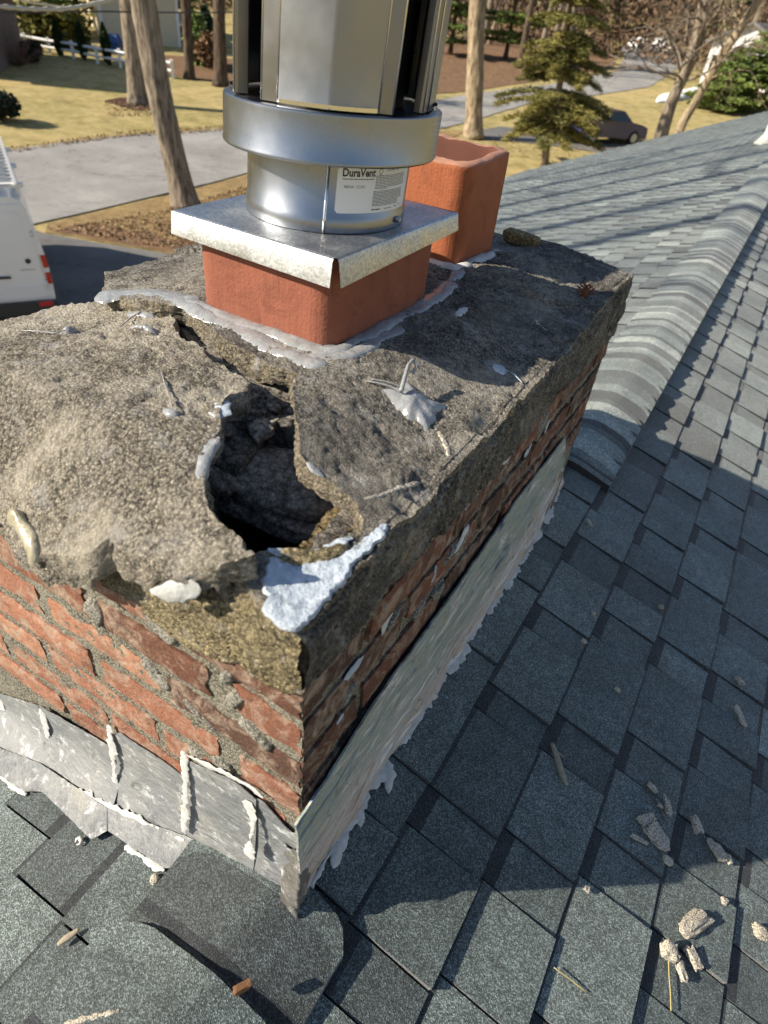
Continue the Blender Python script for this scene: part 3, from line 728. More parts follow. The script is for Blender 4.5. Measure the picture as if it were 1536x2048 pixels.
# --- flue liners
def rrect(x0, x1, y0, y1, rad, n=7):
    pts = []
    for cx, cy_, a0 in ((x1 - rad, y1 - rad, 0), (x0 + rad, y1 - rad, 90), (x0 + rad, y0 + rad, 180), (x1 - rad, y0 + rad, 270)):
        for k in range(n + 1):
            a = math.radians(a0 + 90 * k / n); pts.append((cx + rad * math.cos(a), cy_ + rad * math.sin(a)))
    return np.array(pts)
def flue(x0, x1, y0, y1, z0, z1, wall, rad, mat, seed, chipped=0.0, **props):
    m = MB(); o = rrect(x0, x1, y0, y1, rad); i_ = rrect(x0 + wall, x1 - wall, y0 + wall, y1 - wall, rad * .6)
    # denser rings so that the rim can be ragged
    def ring(p, z, chip): 
        q = np.repeat(p, 1, 0); zz = np.full(len(q), z) + chip * fnoise(V3(q[:, 0], q[:, 1]), 45, 3, seed) - (1.8 * chip * (1 - (q[:, 1] - y0) / (y1 - y0)))
        return np.stack([q[:, 0], q[:, 1], zz], 1)
    def dense(p):
        out = []
        for a, b in zip(p, np.roll(p, -1, 0)):
            k = max(1, int(np.hypot(*(b - a)) / .008))
            for t in range(k): out.append(a + (b - a) * t / k)
        return np.array(out)
    o = dense(o); c = o.mean(0); 
    ins = c + (o - c) * (1 - 2 * wall / np.array([x1 - x0, y1 - y0]))
    n = len(o); rows = [ring(o, z0, 0)]
    for t in (.25, .5, .75, .93): 
        q = ring(o, z0 + (z1 - z0) * t, 0); q[:, :2] += .0012 * (fnoise(q, 18, 2, seed)[:, None]); rows.append(q)
    rows.append(ring(o, z1 - .003, chipped)); rows.append(ring(c + (o - c) * .975, z1, chipped)); rows.append(ring(c + (ins - c) * 1.03, z1 - .0005, chipped * .8)); rows.append(ring(ins, z1 - .006, chipped))
    rows.append(ring(ins, z0 - .3, 0))
    m.grid(np.array(rows), 0, .5, wrap=True)
    inner_rows = len(rows); nf = n; 
    for fi in range(nf * (inner_rows - 3), nf * (inner_rows - 1)): m.m[fi] = 1
    for fi in range(nf * 5, nf * 7): m.m[fi] = 2
    return m.build('flue_liner', [mat, M_CLAYIN, M_RIM], chim, True, 50, **props)
F1 = (-.428, -.205, .326, .592)
F2 = (-.47, -.232, .725, .905)
flue(*F1, FZ - .09, .728, .018, .033, M_CLAY, 61, label='red clay flue liner under the metal cap')
flue(*F2, FZ - .07, .785, .018, .030, M_CLAY2, 62, .005, label='taller orange clay flue liner, open on top')

# --- sealant beads round the flues
def bead(path, w0, h0, seed, mat, name='sealant_bead', parent=None, zlift=0.0, n=9, up=(0, 0, 1), **props):
    up = np.array(up, float)
    P = np.array(path, float); s = np.r_[0, np.cumsum(np.linalg.norm(np.diff(P, axis=0), axis=1))]
    k = max(4, int(s[-1] / .004)); t = np.linspace(0, s[-1], k); Q = np.stack([np.interp(t, s, P[:, i]) for i in range(3)], 1)
    d = np.gradient(Q, axis=0); d /= np.linalg.norm(d, axis=1)[:, None]; nr = np.cross(up, d); nr /= np.maximum(np.linalg.norm(nr, axis=1), 1e-6)[:, None]
    env = np.minimum(1, np.minimum(t, s[-1] - t) / .012 + .25)
    wv = w0 * env * (1 + .6 * fnoise(V3(t, t * 0), 38 if name == 'roof_cement' else 17, 4, seed)); hv = h0 * env * (1 + .6 * fnoise(V3(t, t * 0 + 3), 60 if name == 'roof_cement' else 24, 3, seed + 1)); side = .35 * w0 * fnoise(V3(t, t * 0 + 7), 30, 3, seed + 2)
    rag = name == 'roof_cement'
    if rag: wv = wv * np.clip(.62 + 1.1 * fnoise(V3(t, t * 0 + 5), 26, 3, seed + 9), .04, 1.5); hv = hv * .8
    jl, jr = (w0 * (1.1 * np.abs(fnoise(V3(t, t * 0 + 11 + q), 150, 3, seed + q))) * rag for q in (1, 2))
    G = np.zeros((n, k, 3))
    for i in range(n):
        a = math.pi * i / (n - 1)
        off = side + math.cos(a) * wv + (jl * math.cos(a) if math.cos(a) > 0 else jr * math.cos(a)); rise = math.sin(a) * hv * (1 + .18 * vnoise(np.stack([t, t * 0 + i * .3, t * 0], 1), 70, seed + 4)) - .002
        G[i] = Q + nr * off[:, None] + up * (rise + zlift)[:, None]
    m = MB(); m.grid(G, flip=True); return m.build(name, mat, parent or chim, **props)
def around(pts, zf): return [(p[0], p[1], float(zf(np.array([p[0]]), np.array([p[1]]))[0])) for p in pts]
fr = [at_height(px, py, z_main) for px, py in ((188, 596), (230, 588), (290, 585), (340, 590), (378, 602), (402, 622), (440, 640), (490, 664), (540, 690), (580, 706), (620, 722), (660, 724))]
bead([tuple(p) for p in fr], .017, .0045, 5, M_SEAL)
zq = lambda x, y: float(z_main(np.array([x]), np.array([y]))[0])
def hug(L, w_, h_, seed): bead([(x, y, zq(x, y)) for x, y in L], w_, h_, seed, M_SEAL)
hug([(-.455, .340), (-.432, .322), (-.37, .319), (-.31, .319), (-.25, .318), (-.215, .320), (-.200, .336), (-.198, .38), (-.198, .45), (-.198, .52), (-.199, .60), (-.208, .67)], .013, .0055, 8)
hug([(-.41, .306), (-.35, .302), (-.29, .303), (-.24, .301), (-.200, .305)], .012, .0028, 15)
hug([(-.220, .304), (-.188, .312), (-.180, .345), (-.184, .40), (-.182, .46)], .010, .0032, 9)
hug([(-.190, .50), (-.192, .56), (-.205, .62), (-.214, .69), (-.222, .74)], .011, .0034, 16)
bead([(F2[0], F2[2] - .006, zq(F2[0], F2[2])), (F2[1] + .002, F2[2] - .006, zq(F2[1], F2[2])), (F2[1] + .008, F2[2] + .02, zq(F2[1], F2[2])), (F2[1] + .008, F2[3], zq(F2[1], F2[3]))], .010, .006, 10, M_CAULK)
# --- flashing on the sunlit face: overlapping sheets, apron pieces, white roof cement
SLN = np.array([-SP, 0, CP]); SLD = float(SLN @ np.array([XR, 0, ZR]))
SRN = np.array([SP, 0, CP]); SRD = float(SRN @ np.array([XR, 0, ZR]))
def atL(px, py, h=.012): return on_plane(px, py, SLN, SLD + h)
def atR(px, py, h=.010): return on_plane(px, py, SRN, SRD + h)
def polyline(P, n):
    P = np.array(P, float); s = np.r_[0, np.cumsum(np.linalg.norm(np.diff(P, axis=0), axis=1))]; t = np.linspace(0, s[-1], n)
    return np.stack([np.interp(t, s, P[:, i]) for i in range(3)], 1)
def ruled(name, top, bot, nrm, mat, seed, amp=.003, nv=10, curve=0.0, jag=.0015, thick=.0012, parent=None, flip=False, hugwall=False, **props):
    L = np.linalg.norm(np.array(top[0]) - np.array(top[-1])) + .02; n = max(8, int(L / .006)); T, Bt = polyline(top, n), polyline(bot, n); nrm = np.array(nrm, float)
    G = np.zeros((nv, n, 3))
    for i in range(nv):
        t = i / (nv - 1); P = T + (Bt - T) * t
        if hugwall: P[:, 1] = T[:, 1] + (Bt - T)[:, 1] * max(0, (t - .45) / .55) ** 1.6
        P = P + nrm * (amp * fnoise(P, 22, 3, seed) * (0.4 + .6 * t) + curve * t * t)[:, None]
        if i in (0, nv - 1): P = P + (Bt - T) / np.maximum(np.linalg.norm(Bt - T, axis=1), 1e-5)[:, None] * (jag * fnoise(P, 120, 2, seed + 1))[:, None]
        G[i] = P
    m = MB(); m.grid(G, flip=flip); back = G - nrm * thick; m.grid(back, flip=not flip)
    rim = np.concatenate([G[0], G[1:, -1], G[-1, ::-1][1:], G[::-1, 0][1:-1]]); rb = np.concatenate([back[0], back[1:, -1], back[-1, ::-1][1:], back[::-1, 0][1:-1]])
    m.grid(np.stack([rim, rb]), wrap=True); return m.build(name, mat, parent or chim, True, 60, **props)
YT, YB = -.0065, -.026
def yy_(L, y): return [tuple(atY(px, py, y)) for px, py in L]
def blotch(name, cen, radii, zf, h, mat, seed, parent, nrm=(0, 0, 1), ex=(1, 0, 0), **props):
    """An irregular flattened blob: radii is a list of radii by angle; zf lifts (x, y) on to the carrying surface (or None: flat on nrm)."""
    nrm = np.array(nrm, float); ex = np.array(ex, float); ex -= nrm * (ex @ nrm); ex /= np.linalg.norm(ex); ey = np.cross(nrm, ex)
    n = len(radii) * 5; rr = np.interp(np.arange(n) / 5, np.arange(len(radii) + 1), list(radii) + [radii[0]])
    G = []
    for i in range(8):
        t = i / 7; row = []
        for k in range(n):
            a = 2 * math.pi * k / n; r_ = (rr[k] * t ** 3 + np.mean(radii) * (t - t ** 3) * 1.0)
            p = np.array(cen, float) + ex * math.cos(a) * r_ + ey * math.sin(a) * r_
            if zf is not None: p[2] = float(zf(np.array([p[0]]), np.array([p[1]]))[0])
            hh = h * (1 - t ** 2.2) * (1 + .5 * float(fnoise(np.array([p]), 70, 2, seed)[0])) - (.002 if i == 7 else 0)
            row.append(p + nrm * hh)
        G.append(row)
    m = MB(); m.grid(np.array(G), wrap=True); return m.build(name, mat, parent, True, **props)
M_LEADF = make_lead('pale lead sheet', False, [(0.25, (0.10, 0.105, 0.115)), (0.40, (0.18, 0.19, 0.20)), (0.55, (0.235, 0.24, 0.24)), (0.64, (0.30, 0.295, 0.27)), (0.8, (0.42, 0.42, 0.41))])
sheets = [([(-60, 1372), (0, 1388), (76, 1412)], [(-60, 1470), (0, 1506), (112, 1546)]), ([(77, 1410), (140, 1448), (214, 1490)], [(105, 1538), (160, 1580), (224, 1622)]),
          ([(216, 1470), (238, 1466), (300, 1506), (369, 1556)], [(219, 1612), (280, 1640), (330, 1662), (372, 1676)]), ([(364, 1520), (380, 1524), (465, 1562), (512, 1600)], [(364, 1670), (420, 1696), (470, 1722), (506, 1742)]),
          ([(498, 1592), (524, 1602), (548, 1628), (566, 1650), (584, 1666), (596, 1668)], [(498, 1734), (520, 1748), (545, 1762), (560, 1772), (580, 1786), (600, 1798)])]
for i, (a, b) in enumerate(sheets):
    ruled('flashing_sheet', yy_(a, YT - .002 * (i % 2)), [tuple(atL(px, py, .012 + .002 * (i % 2))) for px, py in b], (0, -1, .2), M_LEADF, 700 + i, .0035, 16, flip=True, hugwall=True)
aprons = [([(-60, 1468), (0, 1502), (80, 1532), (140, 1572), (214, 1622)], [(-60, 1510), (0, 1549), (50, 1583), (84, 1583), (182, 1679), (214, 1663)]),
          ([(212, 1620), (270, 1640), (320, 1660), (372, 1678), (386, 1684)], [(210, 1658), (270, 1698), (328, 1736), (342, 1736), (387, 1690), (396, 1688)])]
for i, (a, b) in enumerate(aprons):
    ruled('flashing_apron', [tuple(atL(px, py - 6, .020)) for px, py in a], [tuple(atL(px, py, .014)) for px, py in b], (0, -.3, .95), M_LEADF, 720 + i, .003, flip=True)
def wall_bead(L, w_, h_, seed, y=YB): bead([tuple(atY(px, py, yv)) for px, py, yv in L], w_, h_, seed, M_CAULK, 'roof_cement', up=(0, -1, 0))
wall_bead([(216, 1452, -.010), (222, 1500, -.014), (228, 1560, -.02), (230, 1610, -.026)], .0060, .0011, 801)
wall_bead([(366, 1506, -.010), (370, 1560, -.014), (370, 1620, -.020), (366, 1668, -.027)], .0060, .0011, 802)
wall_bead([(372, 1514, -.010), (420, 1536, -.011), (468, 1560, -.011), (500, 1580, -.011), (524, 1600, -.012)], .0060, .0011, 803)
wall_bead([(494, 1604, -.012), (504, 1650, -.017), (500, 1690, -.022), (494, 1716, -.027)], .0060, .0011, 804)
wall_bead([(80, 1420, -.010), (92, 1470, -.015), (104, 1520, -.022)], .0060, .0011, 805)
wall_bead([(0, 1400, -.008), (6, 1440, -.014), (20, 1470, -.02), (60, 1500, -.024)], .0060, .0011, 806)
wall_bead([(10, 1430, -.012), (50, 1452, -.013), (78, 1462, -.014)], .0060, .0011, 807)
bead([tuple(atL(px, py, .018)) for px, py in ((150, 1578), (200, 1606), (240, 1630), (290, 1652), (330, 1668), (366, 1684))], .006, .003, 810, M_CAULK, 'roof_cement', up=(0, -.7, .7))
bead([tuple(atL(px, py, .012)) for px, py in ((392, 1688), (430, 1706), (470, 1724), (510, 1742), (556, 1764))], .008, .004, 811, M_CAULK, 'roof_cement')
bead([tuple(atL(px, py, .012)) for px, py in ((250, 1690), (290, 1716), (328, 1740))], .005, .003, 812, M_CAULK, 'roof_cement')
bead([tuple(atL(px, py, .010)) for px, py in ((0, 1552), (30, 1574), (52, 1588))], .004, .004, 813, M_CAULK, 'roof_cement')
# crumpled dark lead boot on the corner itself
M_BOOT = make_lead('dark crumpled lead', False, [(0.25, (0.05, 0.05, 0.05)), (0.45, (0.11, 0.105, 0.095)), (0.6, (0.17, 0.165, 0.15)), (0.75, (0.34, 0.34, 0.31))])
m = MB(); cp = polyline([(.006, -.010, .16), (.007, -.012, .10), (.008, -.016, .05), (.010, -.022, .0), (.012, -.026, -.03)], 26)
G = []
for i, p in enumerate(cp):
    row = []
    for q in range(15):
        t = -1 + 2 * q / 14; wd = .020 + .012 * i / 25
        x, y = (p[0] - wd * -t, p[1]) if t < 0 else (p[0], p[1] + wd * t)
        k = .016 * float(fnoise(np.array([[x, y, p[2]]]), 42, 3, 77)[0]) - .004 * abs(t)
        row.append((x + k + .002, y - k - .002, p[2] + .002 * math.sin(q * 2.1 + i)))
    G.append(row)
m.v = []; m.grid(np.array(G)); m.build('corner_boot', M_BOOT, chim, label='crumpled grey metal folded round the bottom corner')
# --- long sheet on the shaded face, flared on to the roof
topR = [(594, 1652), (655, 1560), (742, 1418), (779, 1365), (870, 1240), (960, 1112), (1042, 990), (1133, 873)]
botR = [(603, 1796), (640, 1730), (669, 1688), (705, 1640), (740, 1578), (794, 1492), (867, 1396), (901, 1332), (945, 1268), (1010, 1172), (1070, 1078), (1124, 968)]
botR3 = [tuple(atR(px, py, .013)) for px, py in botR]
M_STREAK = NT('streaky painted flashing')
def _():
    m = M_STREAK; st = m.scaled((12, 2.6, 12)); n = m.noise(1.7, 9, 0.74, vec=st, dist=1.8)
    top = m.ramp(n, [(0.36, (0.05, 0.07, 0.10)), (0.43, (0.20, 0.27, 0.36)), (0.475, (0.40, 0.41, 0.26)), (0.51, (0.20, 0.29, 0.32)), (0.55, (0.38, 0.37, 0.33)), (0.62, (0.62, 0.64, 0.63))])
    bot = m.ramp(n, [(0.36, (0.16, 0.13, 0.11)), (0.43, (0.40, 0.34, 0.30)), (0.49, (0.56, 0.50, 0.46)), (0.53, (0.42, 0.42, 0.44)), (0.60, (0.74, 0.76, 0.78))])
    zf = m.math('ADD', m.sep(2), m.math('MULTIPLY', m.math('SUBTRACT', m.noise(5, 4, vec=m.scaled((1, .6, 1))), .5), .22))
    c = m.mix(m.ramp(zf, [(.10, 0), (.19, 1)]), bot, top)
    c = m.mix(m.ramp(m.noise(30, 6, 0.72), [(0.58, 0), (0.70, 0.7)]), c, (0.62, 0.66, 0.70))
    c = m.mix(m.ramp(m.noise(22, 5, 0.75, dist=0.7), [(0.28, 0.9), (0.40, 0)]), c, (0.06, 0.055, 0.05))
    ck = m.vor(20, 'Distance', 'DISTANCE_TO_EDGE'); c = m.mix(m.ramp(m.math('ADD', ck, m.math('MULTIPLY', m.noise(9, 3), .08)), [(.042, .55), (.052, 0)]), c, (0.12, 0.11, 0.10))
    return m.out(c, 0.5, 0, m.bump(m.noise(16, 6, 0.62, vec=m.scaled((3, 1, 1.6))), 0.9, 0.010), 0.5)
M_STREAK = _()
ruled('side_flashing', [tuple(atX(px, py, .011)) for px, py in topR], botR3, (1, 0, .25), M_STREAK, 740, .006, 34, .001, .004, .003, label='long streaky pale flashing sheet on the shaded face')
sp = polyline(botR3, 14)
for i in range(13):
    a, b = sp[i], sp[i + 1]; k = .35 if i % 4 == 2 else .95
    bead([a, a + (b - a) * .33 + np.array([.002, 0, 0]), a + (b - a) * .66, a + (b - a) * k], .0055 + .0022 * ((i * 7) % 3), .0022, 820 + i, M_CAULK, 'roof_cement', up=(SP, 0, CP))
c = atR(780, 1548, .010); blotch('roof_cement', c, [.006, .02, .034, .03, .018, .026, .016, .03, .012, .008, .012, .007], None, .004, M_CAULK, 840, chim, SRN, (0, 1, 0))
c = atR(716, 1612, .010); blotch('roof_cement', c, [.03, .012, .008, .018, .008, .03, .012, .009], None, .003, M_CAULK, 841, chim, SRN, (0, 1, 0))
c = atR(672, 1706, .010); blotch('roof_cement', c, [.03, .012, .014, .008, .02, .012, .009], None, .003, M_CAULK, 842, chim, SRN, (0, 1, 0))

# --- pale coating smeared over the near corner
pp = outline([(536, 1112), (566, 1122), (600, 1126), (640, 1120), (668, 1106), (704, 1088), (736, 1070), (762, 1046), (776, 1044), (760, 1070), (722, 1112), (690, 1150), (664, 1182), (640, 1212), (612, 1240), (590, 1258), (574, 1252), (556, 1236), (540, 1222), (534, 1200), (526, 1182), (540, 1160)], lambda x, y: z_main(x, y) + .004)
slab('coating_patch', pp, lambda x, y: z_main(x, y) + .0042 + .0016 * fnoise(V3(x, y), 90, 3, 33), lambda x, y: .006, .0036, M_PAINT, 88, .0013, .0015, M_PAINT, chim, jit=.005, label='pale blue white coating smeared on the near corner')
rm = [at_height(px, py, lambda x, y: z_main(x, y)) for px, py in ((532, 1106), (560, 1114), (600, 1118), (640, 1112), (668, 1100), (700, 1084))]
bead([tuple(p) for p in rm], .010, .008, 89, M_PARGE, 'mortar_rim')
bead([tuple(np.array(p) + np.array([0, .003, .005])) for p in rm], .005, .002, 90, M_PAINT, 'roof_cement')
bead([tuple(at_height(px, py, z_slab)) for px, py in ((440, 872), (420, 893), (408, 915), (403, 940), (408, 962))], .006, .0028, 91, M_SEAL)
bead([tuple(at_height(px, py, z_slab)) for px, py in ((448, 796), (444, 812), (438, 834))], .007, .002, 92, M_PAINT, 'roof_cement')
bead([tuple(at_height(px, py, lambda x, y: z_main(x, y) + .001)) for px, py in ((612, 918), (626, 934), (648, 950))], .005, .0022, 93, M_SEAL)
bead([(p[0], -.046 if p[0] < -.2 else p[1] - .004, p[2] - .02) for p in [at_height(px, py, z_slab) for px, py in ((300, 1150), (330, 1150), (365, 1146), (400, 1138))]], .006, .0022, 94, M_CAULK, 'roof_cement', up=(0, -1, 0))
for i, L in enumerate([[(735, 1050), (760, 1040), (790, 1030), (795, 1008)], [(790, 1030), (792, 1050), (802, 1062)]]): pass
# thin chalky drips on the crown edge
for i, L in enumerate([[(868, 852), (884, 872), (896, 898), (898, 922)], [(720, 1000), (760, 988), (800, 972), (842, 962)], [(1060, 632), (1080, 650), (1100, 668)]]):
    bead([tuple(at_height(px, py, z_main)) for px, py in L], .0035, .003, 95 + i, M_CHIP, 'chalky_drip')
for i, L in enumerate([[(1092, 866), (1098, 848), (1108, 826)], [(925, 1030), (945, 1000), (958, 978)], [(866, 1166), (872, 1150), (874, 1132)], [(690, 1366), (712, 1336), (730, 1312)], [(1050, 915), (1058, 904), (1066, 888)], [(676, 1450), (690, 1430)]]):
    bead([tuple(atX(px, py, .0035)) for px, py in L], .007, .0018, 640 + i, M_PAINT, 'roof_cement', up=(1, 0, 0))
for i, L in enumerate([[(1006, 930), (1018, 912), (1040, 880), (1046, 850)], [(768, 1270), (776, 1240), (790, 1212)], [(905, 1112), (925, 1080), (940, 1050)]]):
    bead([tuple(atX(px, py, .004)) for px, py in L], .006, .004, 195 + i, M_CAULK, 'roof_cement', up=(1, 0, 0))

# ------------------------------------------------------------------ the metal vent cap standing on the front flue
CC = np.array([-.3225, .4725]); ZP = .735; LEAN = np.array([.82, .572]) * .055; A0 = math.degrees(math.atan2(-.82, .572))
cap = thing('metal_vent', (CC[0], CC[1], ZP), 'shiny aluminium vent cap with louvred top on the front clay flue', 'metal vent')
def lean(mb, zbase=ZP):
    mb.v = [(x + LEAN[0] * (z - zbase), y + LEAN[1] * (z - zbase), z) for x, y, z in mb.v]; return mb
px0, px1, py0, py1 = -.445, -.200, .320, .625
m = MB(); n = 25
X_, Y_ = np.meshgrid(np.linspace(px0, px1, n), np.linspace(py0, py1, n), indexing='ij')
Z_ = ZP + .0008 * fnoise(V3(X_.ravel(), Y_.ravel()), 12, 2, 3).reshape(X_.shape); m.grid(np.stack([X_, Y_, Z_], -1))
def skirt(a, b, out, d0, d1):
    a, b, out = np.array(a), np.array(b), np.array(out); G = []
    for i, (t, o) in enumerate(((0, 0), (.03, .0025), (.12, .0038), (1, .0075))):
        row = []
        for q in range(13):
            s = q / 12; p = a + (b - a) * s; dz = (d0 + (d1 - d0) * s) * t
            row.append((p[0] + out[0] * o, p[1] + out[1] * o, ZP - dz - (.0004 if t else 0)))
        G.append(row)
    G = np.array(G); m.grid(G); Bk = G.copy(); Bk[:, :, :2] -= out[:2] * .001; m.grid(Bk, flip=True); m.grid(np.stack([G[-1], Bk[-1]]))
skirt((px0, py0), (px1 - .002, py0), (0, -1), .026, .0315); skirt((px1, py0 + .001), (px1, py1), (1, 0), .0315, .023); skirt((px1, py1), (px0, py1), (0, 1), .025, .025); skirt((px0, py1), (px0, py0), (-1, 0), .025, .026)
m.build('base_plate', M_GALV, cap, True, 35)
m = MB(); m.lathe([(.1045, .0005), (.1048, .002), (.1045, .0175), (.1030, .0195), (.1030, .080)], (CC[0], CC[1], ZP), 96); lean(m).build('collar', M_ALU, cap, True, 40)
def onpipe(az, z, r=.103):
    a = math.radians(A0 + az); zz = z - ZP; return (CC[0] + r * math.cos(a) + LEAN[0] * zz, CC[1] + r * math.sin(a) + LEAN[1] * zz, z)
m = MB(); m.tube([onpipe(-1, ZP + .001, .1048), onpipe(-1, ZP + .018, .1052), onpipe(-1, ZP + .021, .1033), onpipe(-1, ZP + .079, .1033)], .0022, 8); m.build('seam', M_ALUB, cap)
m = MB(); p = onpipe(59, ZP + .0105, .1050); q = onpipe(59, ZP + .0105, .1095); m.tube([p, q], [.0046, .0042], 6); m.tube([q, onpipe(59, ZP + .0105, .1105)], [.0036, .0030], 12); m.build('bolt', M_BOLT, cap, True, 30)
# sticker
LA0, LA1, LZ0, LZ1 = 5.0, 70.0, ZP + .0235, ZP + .0735
LWID = math.radians(LA1 - LA0) * .1033
def on_label(u, v, r=.10335): return onpipe(LA0 + math.degrees(u / .1033), LZ0 + v, r)
m = MB(); pts = []
n = 40
top = []; bot = []
for i in range(n + 1):
    u = LWID * i / n; e = min(u, LWID - u); cr = .0035; k = 0 if e > cr else cr - math.sqrt(max(0, cr * cr - (cr - e) ** 2))
    bot.append(on_label(u, k)); top.append(on_label(u, LZ1 - LZ0 - k))
m.grid(np.array([bot, top])); stk = m.build('label_sticker', M_LABEL, cap)
ink = MB()
def letters(txt, u, v, h, wscale=1.0, bold=0.0, shear=0.0):
    cu = bpy.data.curves.new('letters', 'FONT'); cu.body = txt; cu.size = 1; cu.offset = bold; cu.shear = shear; cu.resolution_u = 3
    o = bpy.data.objects.new('letters', cu); COL.objects.link(o); dg = bpy.context.evaluated_depsgraph_get(); me = o.evaluated_get(dg).to_mesh()
    V = np.array([q.co[:] for q in me.vertices]); F = [list(f.vertices) for f in me.polygons]; o.evaluated_get(dg).to_mesh_clear()
    bpy.data.objects.remove(o); bpy.data.curves.remove(cu)
    if not len(V): return
    k = h / .72; ink.add([on_label(u + p[0] * k * wscale, v + p[1] * k, .10350) for p in V], F)
letters('DuraVent', .0055, .0402, .0084, .90, .030)
def ink_bar(u, v, w_, h_=.0007):
    nn = max(1, int(w_ / .004)); ink.grid(np.array([[on_label(u + w_ * i / nn, v, .10350) for i in range(nn + 1)], [on_label(u + w_ * i / nn, v + h_, .10350) for i in range(nn + 1)]]))
letters('Co-Linear Cap', .0640, .0452, .0030, .95)
letters('46DVA - CL33C', .0085, .0278, .0030, .95)
r = np.random.default_rng(4)
def fine(u, v, w_, h_=.0007):
    x = u
    while x < u + w_:
        k = min(r.uniform(.001, .0045), u + w_ - x); ink_bar(x, v, k, h_); x += k + .0006
fine(.0060, .0368, .040, .0009)
for i in range(9): fine(.0490, .0400 - .0017 * i, (.056 if i < 8 else .021) - r.uniform(0, .003))
for i in range(11): fine(.0475, .0235 - .0016 * i, .055 - (.0 if i < 7 else .006) - r.uniform(0, .003))
fine(.0475, .0028, .014, .0014); fine(.068, .0030, .014, .0008); fine(.088, .0036, .006, .0009); fine(.098, .004, .005, .0009); fine(.104, .0455, .006, .0020)
ring_ = [on_label(.0555 + .0030 * math.cos(a), .0452 + .0030 * math.sin(a), .1035) for a in np.linspace(0, 2 * math.pi, 20)]; ring2 = [on_label(.0555 + .0024 * math.cos(a), .0452 + .0024 * math.sin(a), .1035) for a in np.linspace(0, 2 * math.pi, 20)]
ink.grid(np.array([ring_, ring2])); fine(.0535, .0410, .004)
io = ink.build('lettering', M_INK, stk, False)
# drum
m = MB(); zb = .813 - ZP; zt_ = .862 - ZP
m.lathe([(.090, zb + .004), (.1290, zb + .001), (.1318, zb - .0005), (.1330, zb + .001), (.1330, zb + .003), (.1322, zb + .0045), (.1322, zt_ - .004), (.1318, zt_ - .0012), (.1305, zt_), (.1270, zt_ + .0003), (.05, zt_ + .0008)], (CC[0], CC[1], ZP), 128); lean(m).build('drum', M_ALU, cap, True, 30)
m = MB(); m.lathe([(.083, zt_ + .0012), (.083, .33)], (CC[0], CC[1], ZP), 64); lean(m).build('inner_duct', M_DARKIN, cap)
M_FLANGE = make_metal('shaded aluminium flange', (0.26, 0.255, 0.25), 0.35, brush=(60, 60, 1.5))
M_PANEL = make_metal('satin aluminium panel', (0.29, 0.295, 0.305), 0.36, brush=(60, 60, 1.5))
ZT0, ZT1 = .8645 - ZP, .322
for k in range(4):
    base = A0 + (-3, 94, 180, 263)[k]
    def pt(az, r_, z): a = math.radians(base + az); return (CC[0] + r_ * math.cos(a), CC[1] + r_ * math.sin(a), ZP + z)
    prof = [(-28.5, .1190), (-27, .1195), (-1.2, .1236), (0, .1240), (1.2, .1236), (25, .1192), (26, .1186)]
    m = MB(); zs = [ZT0, ZT0 + .004, ZT0 + .05, ZT1]
    G = np.array([[pt(a, r_ + (.001 if i == 0 else 0), z) for a, r_ in prof] for i, z in enumerate(zs)]); m.grid(G)
    H = np.array([[pt(a, r_ - .0012, z) for a, r_ in prof] for z in zs]); m.grid(H, flip=True); m.grid(np.stack([G[0], H[0]]))
    pan = lean(m).build('louvre_panel', M_PANEL, cap, True, 25)
    m = MB(); m.grid(np.array([[pt(0 + a, .1240 + .0006, ZT0 + z) for a in np.linspace(-26, 24, 20)] for z in (.0002, .0042)])); lean(m).build('foot_lip', M_ALUB, pan)
    for sg in (-1, 1):
        m = MB()
        P_ = [(-28.7, .1186), (-38.5, .1215), (-39.5, .118)] if sg < 0 else [(26.2, .1184), (32.5, .1262), (33.5, .122)]
        P2 = [(P_[-1][0], P_[-1][1]), (P_[-1][0] + .4 * sg, .111)]
        for PP in (P_, P2):
            G = np.array([[pt(a, r_, z) for a, r_ in PP] for z in (ZT0 - .0005, ZT1)]); m.grid(G)
            H = np.array([[pt(a - .25 * sg, r_ - .0013, z) for a, r_ in PP] for z in (ZT0 - .0005, ZT1)]); m.grid(H, flip=True); m.grid(np.stack([G[:, -1], H[:, -1]])); m.grid(np.stack([G[0], H[0]]))
        lean(m).build('flange', M_FLANGE, pan, False)
        m = MB(); e_ = P_[1]; m.tube([pt(e_[0], e_[1], ZT0), pt(e_[0], e_[1], ZT1)], .0009, 6); e_ = P_[0]; m.tube([pt(e_[0], e_[1] + .0006, ZT0), pt(e_[0], e_[1] + .0006, ZT1)], .0008, 6); lean(m).build('folded_edge', M_ALUB, pan)  # brighter metal on the folds paints in their lit edges
m = MB(); m.lathe([(.1, ZT1 - .012), (.130, ZT1 - .01), (.131, ZT1), (.128, ZT1 + .003), (.0, ZT1 + .022)], (CC[0], CC[1], ZP), 64); lean(m).build('lid', M_ALU, cap, True, 40)

